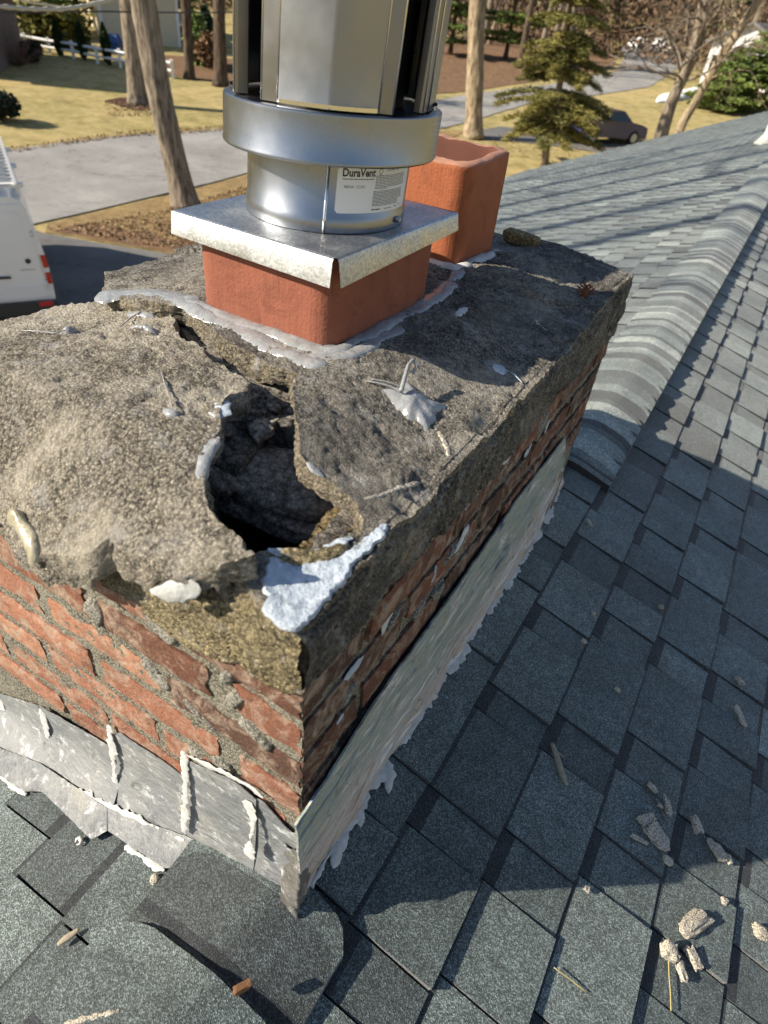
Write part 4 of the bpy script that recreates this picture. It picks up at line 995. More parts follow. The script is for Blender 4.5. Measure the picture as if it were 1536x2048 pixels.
# ------------------------------------------------------------------ dried sealant dropped on the crown
def zm(x, y): return z_main(x, y) + .0006
def zs_(x, y): return z_slab(x, y) + .0006
def threads(mb, L, zf, rad=.0009, lift=.001):
    P = [at_height(px, py, zf) + np.array([0, 0, lift + l]) for px, py, l in L]; P = polyline(P, max(6, len(P) * 4)); mb.tube(P, [rad * (.5 + .5 * math.sin(math.pi * (i + 1) / (len(P) + 1))) for i in range(len(P))], 6)
c = at_height(832, 812, zm)
blotch('sealant_blob', c, [.030, .024, .028, .047, .027, .030, .025, .050, .032, .036, .044, .033, .030, .026, .030, .026, .042, .029], zm, .010, M_SEAL, 900, None)
so_ = bpy.data.objects['sealant_blob']; tag(so_, 'large spiky splat of clear dried sealant with a curled tail on the grey crown', 'sealant blob')
m = MB(); P = polyline([at_height(px, py, zm) + np.array([0, 0, l]) for px, py, l in ((800, 800, .012), (806, 782, .018), (812, 766, .024), (822, 757, .026), (829, 766, .022), (822, 774, .018))], 24); m.tube(P, [.0030 - .00006 * i for i in range(24)], 8)
threads(m, [(735, 764, .0), (756, 772, .003), (782, 784, .006), (800, 798, .008)], zm, .0012); threads(m, [(742, 760, 0), (770, 770, .004), (800, 786, .008)], zm, .0008)
m.build('curled_tail', M_SEAL, so_)
def blob(pix, radii, zf, h, seed, label, thr=(), cat='sealant blob', mat=M_SEAL, name='sealant_blob'):
    c = at_height(*pix, zf); o = blotch(name, c, radii, zf, h, mat, seed, None); tag(o, label, cat)
    if thr:
        m = MB(); threads(m, thr, zf); m.build('thread', mat, o)
    return o
blob((346, 828), [.008, .006, .006, .010, .016, .008, .006, .006], zs_, .005, 901, 'teardrop of dried sealant with a long thread on the tilted slab', [(322, 742, 0), (330, 772, .002), (340, 800, .003), (346, 826, .004)])
blob((284, 628), [.030, .010, .012, .010, .034, .016, .010, .012], zs_, .004, 902, 'smeared sealant streak on the tilted slab nearest the crack below the flue', [(240, 656, 0), (262, 640, .002), (284, 628, .003)])
blob((288, 655), [.026, .006, .005, .006, .030, .006, .006, .006], zs_, .004, 903, 'thin sealant dribble just under the larger smear on the tilted slab')
blob((136, 664), [.010, .010, .014, .009, .012, .010, .006, .008], zs_, .007, 904, 'small pointed sealant lump with a thread, near the far edge of the tilted slab', [(40, 662, 0), (80, 667, .002), (110, 672, .003), (132, 668, .004)])
cr = [at_height(px, py, zs_) for px, py in ((22, 1034), (40, 1042), (56, 1062), (66, 1086), (66, 1108), (58, 1128))]
tag(bead([tuple(p) for p in cr], .011, .012, 905, make_seal('yellowed sealant', (0.42, 0.38, 0.27), 0.22), 'sealant_strip', parent=None) if False else bead([tuple(p) for p in cr], .011, .012, 905, make_seal('yellowed sealant', (0.42, 0.38, 0.27), 0.22), 'sealant_strip'), 'yellowed crescent of old sealant on the near edge of the tilted slab', 'sealant strip')
ss = bpy.data.objects['sealant_strip']; ss.parent = None
blob((1000, 738), [.012, .010, .014, .010, .012, .012, .010, .012], zm, .002, 906, 'flat pale blue paint flake on the shaded crown', mat=M_PAINT, name='paint_flake', cat='paint flake', thr=[(1012, 742, .001), (1028, 755, .003), (1044, 770, .002)])
blob((924, 622), [.006, .005, .022, .005, .006, .005, .026, .005], zm, .002, 907, 'short pale smear beside the flue shadow on the crown', mat=M_CAULK, name='cement_smear', cat='cement smear')
m = MB(); c = at_height(1168, 592, zm)
r = np.random.default_rng(6)
for i in range(60):
    a = i * 2.4; t = i / 60; h_ = .016 * t; rad = .012 * math.sin(math.pi * (.15 + .8 * t)) + .002
    p = c + np.array([rad * math.cos(a), rad * math.sin(a), h_ + .002]); d_ = np.array([math.cos(a), math.sin(a), .5]); sd = np.array([-math.sin(a), math.cos(a), 0]) * .0022
    m.add([p - sd, p + sd, p + d_ * .004 + sd * .6, p + d_ * .004 - sd * .6, p + np.array([0, 0, -.0015])], [(0, 1, 2, 3), (0, 3, 4), (1, 4, 2), (3, 2, 4)])
m.tube([c, c + np.array([0, 0, .018])], [.006, .002], 8)
tag(m.build('pine_cone', plain('pine cone brown', (0.20, 0.065, 0.025), 0.8, 0, .4, 200), None, False), 'tiny reddish brown pine cone at the far end of the crown', 'pine cone')
# loose yellow stone at the far edge
m = MB(); c = at_height(1040, 490, z_main); rock(m, c + np.array([0, 0, .012]), (.075, .030, .024), 41, .2, (.1, .1)); tag(m.build('mortar_lump', M_SAND, None), 'sunlit yellowish mortar lump on the far edge of the crown', 'mortar lump')
m = MB(); c = at_height(872, 492, z_main); rock(m, c + np.array([0, 0, .008]), (.035, .02, .02), 42, .2, (.1, .1)); tag(m.build('mortar_lump', M_BENCH, None), 'small pale mortar lump wedged beside the orange flue', 'mortar lump')

# ------------------------------------------------------------------ flakes, chips and needles lying on the shingles
def flake(px, py, L, Wd, Hh, ang, seed, label, mat=None, cat='mortar flake', name='mortar_flake', side=1, tilt=.15):
    c = atR(px, py, .010) if side > 0 else atL(px, py, .010); nrm = SRN if side > 0 else SLN
    r = np.random.default_rng(seed); bm = bmesh.new(); bmesh.ops.create_icosphere(bm, subdivisions=3, radius=1); P = np.array([v.co[:] for v in bm.verts]); F = [[v.index for v in f.verts] for f in bm.faces]; bm.free()
    q = np.sign(P) * np.abs(P) ** .55; q = q * (1 + .65 * fnoise(P + seed, 1.3, 2, seed)[:, None] + .18 * fnoise(P + seed, 4, 2, seed + 1)[:, None]); q *= np.array([L, Wd, Hh]) / 2
    ex = np.array([math.cos(ang), math.sin(ang), 0]); ex -= nrm * (ex @ nrm); ex /= np.linalg.norm(ex); ey = np.cross(nrm, ex)
    q = np.array(c) + q[:, :1] * ex + q[:, 1:2] * ey + (q[:, 2:] + Hh * .42 + q[:, :1] * tilt * .1) * nrm
    m = MB(); m.add(q, F); return tag(m.build(name, mat or M_CHIP, None, True, 22), label, cat)
FL = [(1386, 1843, .060, .026, .016, 1.0, 'largest sunlit mortar flake with ragged ends, on the dark shingle'), (1334, 1901, .026, .024, .018, .3, 'chunky sunlit mortar flake with a dry needle under it'), (1383, 1914, .030, .015, .010, -.5, 'oval sunlit mortar flake beside the chunky one'),
      (1363, 1947, .024, .011, .008, -.9, 'small pointed sunlit flake lowest of its cluster'), (1518, 1865, .026, .018, .012, .3, 'sunlit flake near the lower right corner of the roof'), (1447, 1803, .010, .010, .007, .2, 'tiny sunlit crumb by a shingle edge above the largest flake'),
      (1310, 1676, .040, .028, .012, -.6, 'broad grey flake at the bottom of the shaded cluster'), (1290, 1640, .040, .018, .010, .9, 'long grey flake leaning left in the shaded cluster'), (1331, 1612, .034, .011, .008, -1.1, 'narrow pale flake upright in the shaded cluster'),
      (1318, 1612, .010, .008, .006, 0, 'tiny bluish crumb between the flakes of the shaded cluster'), (1304, 1577, .022, .009, .006, -.2, 'small pale flake topmost of the shaded cluster'), (1278, 1680, .028, .008, .006, .2, 'slim pale sliver beside the broad grey flake'),
      (1390, 1650, .032, .014, .010, -.9, 'grey flake stuck on a shingle step right of the shaded cluster'), (1430, 1702, .032, .018, .012, -.7, 'grey flake resting on a shingle edge lower down'), (1454, 1718, .016, .010, .008, -.7, 'small grey crumb next to the flake on the shingle edge'),
      (1332, 1722, .016, .012, .010, .2, 'dark grey pebble below the shaded cluster'), (1476, 1362, .020, .012, .010, -.6, 'brownish mortar chip on the shaded slope far right'), (1478, 1434, .040, .013, .008, -1.0, 'tapered pale sliver below the brownish chip'),
      (1234, 1380, .012, .010, .006, 0, 'small round white pebble alone on a dark shingle'), (1178, 1046, .022, .008, .005, -.6, 'short white sliver near the end of the ridge cap'), (1172, 1778, .008, .008, .006, 0, 'white crumb in the lit gap below the shadow edge'),
      (1392, 1142, .010, .006, .005, 0, 'tiny white crumb high on the shaded slope'), (1320, 1215, .012, .009, .007, .5, 'tan crumb in a shingle gap high on the shaded slope'), (1166, 1285, .014, .010, .008, .4, 'tan pebble wedged at a shingle step beside a dark band'), (1185, 1228, .010, .008, .007, .4, 'small tan pebble just above the wedged one')]
for i, f in enumerate(FL): flake(*f[:6], 1100 + i, f[6])
# long weathered splinter
m = MB(); P = polyline([atR(px, py, .013) for px, py in ((1104, 1486), (1112, 1508), (1122, 1540), (1133, 1570))], 14); m.tube(P, [.0028 + .0028 * math.sin(i / 13 * 2.6 + .3) for i in range(14)], 7, flat=.6)
P = polyline([atR(px, py, .014) for px, py in ((1114, 1504), (1122, 1510), (1130, 1516))], 5); m.tube(P, [.002, .0018, .0015, .001, .0005], 6)
tag(m.build('wood_splinter', M_WOODCHIP, None), 'long weathered wood splinter lying on the shaded shingles', 'wood splinter')
m = MB(); P = polyline([atR(px, py, .011) for px, py in ((1337, 1915), (1338, 1950), (1341, 1985), (1342, 2022))], 12); m.tube(P, .0010, 5); tag(m.build('dry_needle', M_STRAW, None), 'dry straw coloured stalk hanging down from the chunky flake', 'dry stalk')
m = MB(); P = polyline([atR(px, py, .011) for px, py in ((1108, 1935), (1140, 1958), (1172, 1984))], 10); m.tube(P, .0009, 5); tag(m.build('dry_needle', M_STRAW, None), 'dry needle lying in a shingle joint near the bottom edge', 'dry needle')
m = MB(); P = polyline([atR(px, py, .011) for px, py in ((1290, 1572), (1300, 1590), (1312, 1606), (1330, 1640))], 10); m.tube(P, .0009, 5); tag(m.build('dry_needle', M_RUST, None), 'reddish dry needle among the flakes of the shaded cluster', 'dry needle')
m = MB(); P = polyline([atL(px, py, .016) for px, py in ((115, 1890), (130, 1878), (146, 1868), (158, 1858))], 12); m.tube(P, [.002 + .0028 * math.sin(i / 11 * 2.8 + .2) for i in range(12)], 7, flat=.5); tag(m.build('wood_chip', M_WOODCHIP, None), 'curled grey wood chip on the sunlit shingles', 'wood chip')
m = MB(); P = polyline([atL(px, py, .020) for px, py in ((130, 2052), (160, 2042), (195, 2034), (240, 2024))], 14); m.tube(P, [.0045 + .001 * math.sin(i * 2.0) for i in range(14)], 8, flat=.7); tag(m.build('mortar_strip', M_CHIP, None), 'crusty mortar strip at the bottom edge of the sunlit roof', 'mortar strip')
m = MB(); P = polyline([atL(px, py, .018) for px, py in ((126, 2012), (128, 2028), (132, 2046))], 8); m.tube(P, [.0012] * 8, 5); tag(m.build('dry_needle', plain('red needle', (0.35, 0.11, 0.03), 0.7), None), 'orange red needle standing beside the crusty mortar strip', 'dry needle')
c = atL(485, 1975, .020); m = MB(); rock(m, c, (.009, .022, .008), 77, 2.6, (.1, .2), rough=.3); tag(m.build('bark_piece', M_RUST, None, False), 'brown bark crumb on the rounded ridge shingle', 'bark crumb')
P = [tuple(atL(px, py, .012)) for px, py in ((150, 1684), (153, 1676), (160, 1674), (163, 1681), (158, 1688), (152, 1688))]
b_ = bead(P, .003, .004, 78, M_CAULK, 'cement_ring'); b_.parent = None; tag(b_, 'small white ring of roof cement below the apron flashing', 'cement ring')
c = atL(309, 1757, .012); blotch('cement_dab', c, [.008, .006, .009, .007, .008], None, .005, M_CHIP, 79, None, SLN); tag(bpy.data.objects['cement_dab'], 'little grey dab of cement below the front apron tip', 'cement dab')
# plumbing vent far up the roof
p = atL(1530, 285, .02); pv = thing('vent_pipe', p, 'short cream vent pipe standing near the ridge far up the roof', 'vent pipe')
M_PVC = plain('cream plastic', (0.72, 0.70, 0.58), 0.5)
m = MB(); m.lathe([(.055, -.05), (.055, .33), (.048, .33), (.048, .25)], p, 24); m.build('pipe', M_PVC, pv, True, 40)
m = MB(); m.lathe([(.15, -.03), (.12, .01), (.058, .10), (.0565, .12)], p, 24); m.build('collar', plain('pale boot', (0.60, 0.60, 0.52), 0.6), pv, True, 40)
# ------------------------------------------------------------------ ground, roads, beds
def make_lawn(name, a, b, c_, sc=1.0):
    m = NT(name); n = m.noise(.22 * sc, 5, .6); n2 = m.noise(2.2 * sc, 8, .8)
    c = m.mix(m.ramp(n, [(.38, 0), (.62, 1)]), a, b); c = m.mix(m.ramp(n2, [(.40, 0), (.62, .9)]), c, c_); c = m.mix(m.ramp(m.noise(.9 * sc, 7, .75), [(.36, .55), (.52, 0)]), c, tuple(q * .55 for q in b))
    return m.out(c, .95, 0, m.bump(m.noise(40, 4), .7, .05), .1)
M_LAWN = make_lawn('dormant lawn', (0.44, 0.335, 0.145), (0.27, 0.235, 0.085), (0.50, 0.40, 0.20))
M_STRIP = make_lawn('straw and fallen leaves', (0.34, 0.235, 0.10), (0.20, 0.125, 0.065), (0.40, 0.30, 0.15), 4)
M_LEAVES = make_lawn('leaf litter', (0.20, 0.115, 0.065), (0.12, 0.075, 0.05), (0.29, 0.185, 0.11), 5)
M_MULCH = make_lawn('dark mulch', (0.085, 0.045, 0.032), (0.06, 0.03, 0.025), (0.12, 0.07, 0.05), 5)
def make_asphalt(name, col):
    m = NT(name); c = m.mix(m.ramp(m.noise(.5, 5, .6), [(.35, 0), (.65, 1)]), tuple(q * .8 for q in col), tuple(q * 1.15 for q in col))
    c = m.mix(m.ramp(m.noise(7, 4), [(.5, 0), (.75, .35)]), c, tuple(q * .55 for q in col))
    ck = m.math('ABSOLUTE', m.math('SUBTRACT', m.noise(.32, 6, .62, dist=.8), .5)); ck2 = m.math('ABSOLUTE', m.math('SUBTRACT', m.noise(.9, 5, .6, vec=m.scaled((1, .4, 1))), .46))
    c = m.mix(m.ramp(ck, [(.002, .6), (.0045, 0)]), c, (0.03, 0.03, 0.032)); c = m.mix(m.ramp(ck2, [(.0015, .35), (.004, 0)]), c, (0.03, 0.03, 0.032))
    return m.out(c, .85, 0, m.bump(m.noise(120, 3), .4, .01), .3)
M_ROAD = make_asphalt('worn road asphalt', (0.29, 0.278, 0.262)); M_DRIVE = make_asphalt('driveway asphalt', (0.15, 0.145, 0.14))
rr = np.r_[np.linspace(2.5, 60, 60), np.linspace(62, 140, 34), np.linspace(150, 420, 16)]; aa = np.linspace(0, 2 * np.pi, 145)[:-1]
m = MB(); G = np.array([[(a_ * math.cos(t), a_ * math.sin(t), ground_z(a_ * math.cos(t), a_ * math.sin(t))) for t in aa] for a_ in rr]); m.grid(G, wrap=True)
m.build('ground', M_LAWN, None, True, kind='structure')
def sheet(name, pix, h, mat, step=1.2, jit=.12, seed=1, world=None):
    poly = [at_ground(px, py)[:2] for px, py in pix] if world is None else [np.array(p, float) for p in world]
    P = np.array(poly); ar = np.sum(P[:, 0] * np.roll(P[:, 1], -1) - np.roll(P[:, 0], -1) * P[:, 1])
    if ar < 0: P = P[::-1]
    bd = resample(P, step * .8, jit, seed); lo, hi = bd.min(0), bd.max(0)
    gx, gy = np.meshgrid(np.arange(lo[0], hi[0], step), np.arange(lo[1], hi[1], step)); g = np.stack([gx.ravel(), gy.ravel()], 1); g = g[inside(g, bd)]
    pts = np.concatenate([bd, g]); n = len(bd)
    vo, eo, fo, *_ = delaunay_2d_cdt([Vector(map(float, p)) for p in pts], [(i, (i + 1) % n) for i in range(n)], [], 1, 1e-5)
    m = MB(); m.add([(p[0], p[1], ground_z(p[0], p[1]) + h) for p in vo], fo); return m.build(name, mat, None, True, kind='structure')
sheet('road', [(-160, 338), (-60, 318), (0, 305), (120, 288), (250, 272), (350, 266), (500, 257), (620, 244), (760, 224), (870, 202), (935, 190), (1010, 180), (1100, 170), (1236, 142), (1250, 112), (1240, 92), (1300, 88), (1372, 99), (1374, 122), (1336, 150), (1300, 174), (1200, 190), (1080, 202), (1010, 222), (940, 244), (880, 258), (700, 300), (500, 346), (420, 367), (300, 397), (180, 425), (80, 448), (-60, 480), (-160, 505)], .035, M_ROAD, 2.0, .06, 2)
sheet('driveway', [(84, 469), (140, 479), (200, 489), (300, 505), (385, 521), (440, 560), (470, 640), (380, 720), (150, 800), (-160, 860), (-400, 700), (-300, 560), (-160, 502), (-40, 476), (30, 462), (60, 455)], .045, M_DRIVE, .8, .04, 3)
sheet('verge', [(92, 466), (100, 448), (180, 428), (300, 401), (420, 371), (500, 349), (700, 305), (880, 263), (930, 262), (800, 330), (640, 400), (560, 470), (470, 540), (386, 518), (300, 502), (200, 486), (140, 476)], .022, M_STRIP, 1.0, .1, 4)
sheet('leaf_bed', [(92, 466), (140, 452), (200, 450), (270, 462), (330, 478), (400, 488), (386, 516), (300, 500), (200, 484), (140, 474)], .032, M_LEAVES, .6, .15, 5)
sheet('mulch_bed', [(206, 203), (240, 196), (280, 198), (310, 208), (312, 220), (280, 222), (240, 214)], .03, M_MULCH, .5, .05, 6)
sheet('leaf_bed', [(285, 140), (345, 150), (400, 160), (450, 168), (560, 170), (560, 120), (450, 118), (340, 112), (290, 112)], .03, M_LEAVES, 1.5, .2, 7)
sheet('leaf_bed', [(700, 200), (870, 190), (935, 182), (1010, 172), (1090, 160), (1230, 135), (1225, 70), (1000, 60), (850, 90), (650, 120)], .03, M_LEAVES, 2.5, .3, 8)
sheet('leaf_bed', [(1236, 86), (1290, 84), (1372, 94), (1420, 70), (1300, 55), (1230, 62)], .03, M_LEAVES, 2.5, .3, 9)
sheet('side_drive', [(952, 262), (1000, 254), (1080, 262), (1150, 276), (1240, 290), (1290, 300), (1240, 312), (1130, 296), (1050, 286), (960, 280)], .03, M_DRIVE, 1.0, .05, 10)
M_SNOW = plain('old snow', (0.78, 0.78, 0.76), .8, 0, .1, 4)
def snowbank(pix, h, label):
    m = MB(); P = [at_ground(*p) for p in pix]; P = polyline(P, 30); G = []
    for i, p in enumerate(P):
        d = P[min(i + 1, 29)] - P[max(i - 1, 0)]; nr = np.array([-d[1], d[0], 0]); nr /= np.linalg.norm(nr); e = min(1, min(i, 29 - i) / 4)
        G.append([p + nr * (h * 1.6 * math.cos(a)) * e + np.array([0, 0, h * math.sin(a) * e * (1 + .4 * math.sin(i * 1.7)) + .02]) for a in np.linspace(0, math.pi, 9)])
    m.grid(np.array(G)); tag(m.build('snow_bank', M_SNOW, None), label, 'snow bank')
snowbank([(1262, 93), (1282, 91), (1300, 92)], .6, 'small dirty snow bank at the far end of the side street'); snowbank([(1298, 94), (1325, 95), (1352, 99)], .7, 'longer white snow bank curving along the top of the side street')

# ------------------------------------------------------------------ trees
def make_bark(name, a, b, sc=13):
    m = NT(name); v = m.scaled((1, 1, .18)); n = m.noise(sc, 6, .7, vec=v)
    c = m.ramp(n, [(.36, b), (.5, a), (.62, tuple(q * 1.45 for q in a))]); return m.out(c, .95, 0, m.bump(n, 1.0, .06), .1)
M_BARK = make_bark('grey furrowed bark', (0.235, 0.195, 0.15), (0.075, 0.06, 0.045)); M_BARK2 = make_bark('dark bark', (0.10, 0.075, 0.055), (0.035, 0.028, 0.022)); M_BARK3 = make_bark('tan bark', (0.33, 0.26, 0.175), (0.10, 0.075, 0.05))
M_TWIG = plain('twigs', (0.20, 0.155, 0.115), .9)
def leafmat(name, a, b):
    m = NT(name); c = m.mix(m.attr(), a, b); m.out(c, .7, 0, None, .2); m.set(m.b.inputs['Transmission Weight'], 0); return m.mat
M_SPRUCE = leafmat('spruce needles', (0.055, 0.072, 0.020), (0.26, 0.225, 0.065)); M_PINE = leafmat('pine needles', (0.050, 0.095, 0.022), (0.24, 0.29, 0.08)); M_CEDAR = leafmat('dark cedar foliage', (0.012, 0.028, 0.010), (0.040, 0.070, 0.022))
M_DEAD = leafmat('dry brown leaves', (0.10, 0.055, 0.03), (0.26, 0.16, 0.085)); M_OLIVE = leafmat('olive hedge leaves', (0.06, 0.065, 0.015), (0.21, 0.19, 0.04)); M_RHODO = leafmat('dark shrub leaves', (0.012, 0.018, 0.012), (0.035, 0.05, 0.03))
def upright(px, py, base):
    n = np.array([base[0] - CAMP[0], base[1] - CAMP[1], 0]); n /= np.linalg.norm(n); return on_plane(px, py, n, n @ np.asarray(base, float))
def pxm(p): return FPX / proj(p)[2]
def trunk_mesh(P, R_, n=14, seed=0, k=24, flare=.35):
    if n == 14: n, k = 30, 60
    P = polyline(P, k); R_ = np.interp(np.linspace(0, 1, k), np.linspace(0, 1, len(R_)), R_); L = np.linalg.norm(P[-1] - P[0])
    m = MB(); t = np.linspace(0, 1, k); R_ = R_ * (1 + flare * np.exp(-t * L / .35)) * (1 + .05 * fnoise(V3(t * L, t * 0), .8, 2, seed))
    m.tube(P, list(R_), n)
    if n >= 14:
        V = np.array(m.v); i_ = np.repeat(np.arange(k), n); a_ = np.tile(np.arange(n) * 2 * np.pi / n, k); q = fnoise(np.stack([np.cos(a_) * 3.2, np.sin(a_) * 3.2, t[i_] * L * .9], 1), 1, 3, seed)
        m.v = [tuple(p) for p in V + (V - P[i_]) * (q * .16)[:, None]]
    return m
def branch(m, p, d, L, r_, depth, R0, spread=.55, droop=0.0, n=5):
    k = max(3, int(5 - (3 - depth))); P = [np.array(p)]; dd = np.array(d, float)
    for i in range(k):
        dd = dd + R0.normal(0, .13, 3) + np.array([0, 0, -.04 * droop]); dd /= np.linalg.norm(dd); P.append(P[-1] + dd * L / k)
    m.tube(P, list(np.linspace(r_, r_ * .45, k + 1)), n if depth > 1 else 3, cap=False)
    if depth > 0:
        for c in range(R0.integers(3, 6)):
            i = R0.integers(1, k + 1); nd = dd + R0.normal(0, spread, 3); nd /= np.linalg.norm(nd)
            branch(m, P[i], nd, L * R0.uniform(.45, .7), r_ * .5, depth - 1, R0, spread, droop, n)
def bare_tree(name, P, R_, label, group=None, bark=None, seed=0, limbs=8, low=.4, ll=3.0, depth=2, parts=True, n=14, cat='tree'):
    R0 = np.random.default_rng(seed); P = polyline(P, 24); t = thing(name, P[0], label, cat, group)
    trunk_mesh(P, R_, n, seed).build('trunk', bark or M_BARK, t)
    m = MB()
    for i in range(limbs):
        q = R0.uniform(low, .98); p = P[int(q * 23)]; a = R0.uniform(0, 2 * math.pi); d = np.array([math.cos(a), math.sin(a), R0.uniform(.1, .9)]); d /= np.linalg.norm(d)
        branch(m, p, d, ll * (1.15 - .6 * q) * R0.uniform(.7, 1.2), R_[-1] * .5, depth, R0)
    if limbs: m.build('branches', bark or M_TWIG, t)
    return t
def leaf_quads(m, pts, size, R0, up=.4, aspect=1.0, tone=None, thin=1.0):
    pts = np.asarray(pts); n = len(pts)
    a = R0.normal(0, 1, (n, 3)); a[:, 2] *= up; a /= np.linalg.norm(a, axis=1)[:, None]; b = np.cross(a, R0.normal(0, 1, (n, 3))); b /= np.maximum(np.linalg.norm(b, axis=1), 1e-6)[:, None]
    s = size * R0.uniform(.6, 1.3, (n, 1)); a = a * s * aspect; b = b * s * thin
    vs = np.stack([pts - a - b * .6, pts + a - b, pts + a * 1.1 + b * .8, pts - a * .8 + b], 1).reshape(-1, 3)
    m.add(vs, [(4 * i, 4 * i + 1, 4 * i + 2, 4 * i + 3) for i in range(n)], 0, list(R0.uniform(0, 1, n) if tone is None else tone))
def conifer(name, base, P, R_, H, rad, label, cat='tree', group=None, mat=None, seed=0, whorls=16, per=7, z0=.12, dens=34, size=.13, bark=None, sparse=1.0, droop=.25):
    R0 = np.random.default_rng(seed); t = thing(name, base, label, cat, group); P = polyline(P, 30)
    trunk_mesh(P, R_, 9, seed).build('trunk', bark or M_BARK3, t); br, lf = MB(), MB(); pts = []; tn = []
    for w_ in range(whorls):
        q = z0 + (1 - z0) * (w_ + R0.uniform(-.3, .3)) / whorls; q = min(max(q, z0), .985); p = P[int(q * 29)]
        L = rad * (1 - q) ** .75 * R0.uniform(.8, 1.15) * (1 if q > z0 + .06 else .75)
        for b_ in range(per):
            if R0.random() > sparse: continue
            a = 2 * math.pi * (b_ + R0.uniform(-.4, .4)) / per + w_ * .9; l_ = L * R0.uniform(.65, 1.15); d = np.array([math.cos(a), math.sin(a), .0])
            Q = [p + d * l_ * s + np.array([0, 0, .16 * l_ * s - droop * l_ * s * s]) for s in np.linspace(0, 1, 5)]
            br.tube(Q, list(np.linspace(.035, .008, 5) * (.5 + l_ / 3)), 4, cap=False)
            k = int(dens * l_); s = R0.uniform(.25, 1.03, k); c = polyline(Q, 20)[np.minimum((s * 19).astype(int), 19)]
            side = np.array([-d[1], d[0], 0]); w2 = (.30 * l_ * (1.1 - s) + .10)
            c = c + side * (R0.uniform(-1, 1, k) * w2)[:, None] + R0.normal(0, .05, (k, 3)); pts.append(c); tn.append(np.clip(R0.uniform(0, 1) * .6 + R0.uniform(0, .5, k), 0, 1))
    br.build('branches', bark or M_BARK3, t); leaf_quads(lf, np.concatenate(pts), size, R0, .25, 2.8, np.concatenate(tn), .38); lf.build('needles', mat or M_SPRUCE, t, False); return t
def clump(name, c, rx, rz_, n, size, mat, label, cat, seed, group=None, col=False, stems=True, kind=None):
    R0 = np.random.default_rng(seed); m = MB(); u = R0.normal(0, 1, (n, 3)); u /= np.linalg.norm(u, axis=1)[:, None]; r_ = R0.uniform(.35, 1, n) ** .5
    P = u * r_[:, None] * np.array([rx, rx, rz_ / 2]); P = P * (1 + .25 * fnoise(u * 2 + seed, 1.5, 2, seed)[:, None])
    if col: P[:, :2] *= (1 - .55 * np.clip(P[:, 2:] / (rz_ / 2), 0, 1) ** 1.5)
    P = P + np.array(c) + np.array([0, 0, rz_ / 2 + .08]); leaf_quads(m, P, size, R0)
    t = thing(name, c, label, cat, group); m.build('foliage', mat, t, False)
    s = MB(); s.tube([c, np.array(c) + np.array([0, 0, rz_ * .7])], [.05, .02], 6)
    for i in range(5 if stems else 0): a = R0.uniform(0, 6.28); s.tube([c, np.array(c) + np.array([rx * .7 * math.cos(a), rx * .7 * math.sin(a), rz_ * .6])], [.03, .01], 5)
    s.build('stem', M_TWIG, t); return t
def trunk_from_px(L, wd, ext=1.6):
    b = at_ground(*L[0]); P = [b] + [upright(px, py, b) for px, py in L[1:]]; P.append(P[-1] + (P[-1] - P[-2]) / np.linalg.norm(P[-1] - P[-2]) * ext * 3)
    return b, P, [w_ / 2 / pxm(b) for w_ in wd]
R0 = np.random.default_rng(31); lp = []
for pix, n_ in ([[(92, 460), (200, 445), (330, 420), (500, 370), (480, 520), (300, 495)], 2600], [[(206, 205), (310, 208), (330, 235), (220, 235)], 500], [[(0, 312), (250, 276), (500, 262), (500, 250), (250, 264), (0, 300)], 1200], [[(700, 200), (1010, 172), (1230, 135), (1225, 90), (850, 110)], 2500], [[(960, 300), (1100, 330), (1280, 290), (1300, 240), (1000, 270)], 900]):
    q = np.array([at_ground(px, py)[:2] for px, py in pix]); lo, hi = q.min(0), q.max(0); p = R0.uniform(0, 1, (n_ * 4, 2)) * (hi - lo) + lo; p = p[inside(p, q)][:n_]; lp += [(a, b_, ground_z(a, b_) + .05) for a, b_ in p]
m = MB(); leaf_quads(m, np.array(lp), .026, R0, .15); m.build('fallen_leaves', leafmat('fallen leaves', (0.14, 0.08, 0.045), (0.36, 0.25, 0.13)), None, False, kind='stuff')
b1, P, R_ = trunk_from_px([(372, 414), (352, 330), (330, 240), (310, 140), (286, 0)], [46, 44, 42, 40, 38, 26]); bare_tree('tree', P, R_, 'thick grey trunk leaning over the strip between road and driveway', None, M_BARK, 1, 7, .86, 3.5)
b2, P, R_ = trunk_from_px([(277, 208), (270, 150), (263, 80), (256, 0)], [34, 30, 30, 28, 20]); bare_tree('tree', P, R_, 'grey trunk rising from a round mulch bed on the lawn', None, M_BARK, 2, 7, .8, 3.5)
b3, P, R_ = trunk_from_px([(379, 158), (376, 80), (371, 0)], [19, 18, 17, 12]); bare_tree('tree', P, R_, 'slim dark trunk in leaf litter before the beige house', None, M_BARK2, 3, 7, .7, 3.5)
b4, P, R_ = trunk_from_px([(441, 172), (440, 90), (438, 0)], [25, 22, 20, 14]); bare_tree('tree', P, R_, 'dark trunk in leaf litter close beside the metal vent', None, M_BARK2, 4, 7, .7, 3.5)
b5, P, R_ = trunk_from_px([(947, 276), (949, 190), (952, 90), (956, 0)], [33, 31, 30, 29, 20]); bare_tree('tree', P, R_, 'straight tan trunk behind the orange flue, beside the road', None, M_BARK3, 5, 9, .62, 3.5)
b6, P, R_ = trunk_from_px([(1318, 288), (1341, 208), (1381, 120), (1401, 63), (1409, 0)], [24, 22, 21, 19, 17, 10]); bare_tree('tree', P, R_, 'brown crooked trunk with bare twigs behind the roof edge', None, M_BARK, 6, 26, .22, 3.6)
b7, P, R_ = trunk_from_px([(1352, 280), (1368, 240), (1401, 188), (1446, 105), (1474, 68), (1517, 0)], [16, 15, 15, 14, 13, 12, 7]); bare_tree('tree', P, R_, 'slimmer pale trunk leaning right behind the roof edge', None, M_BARK3, 7, 26, .22, 3.4)
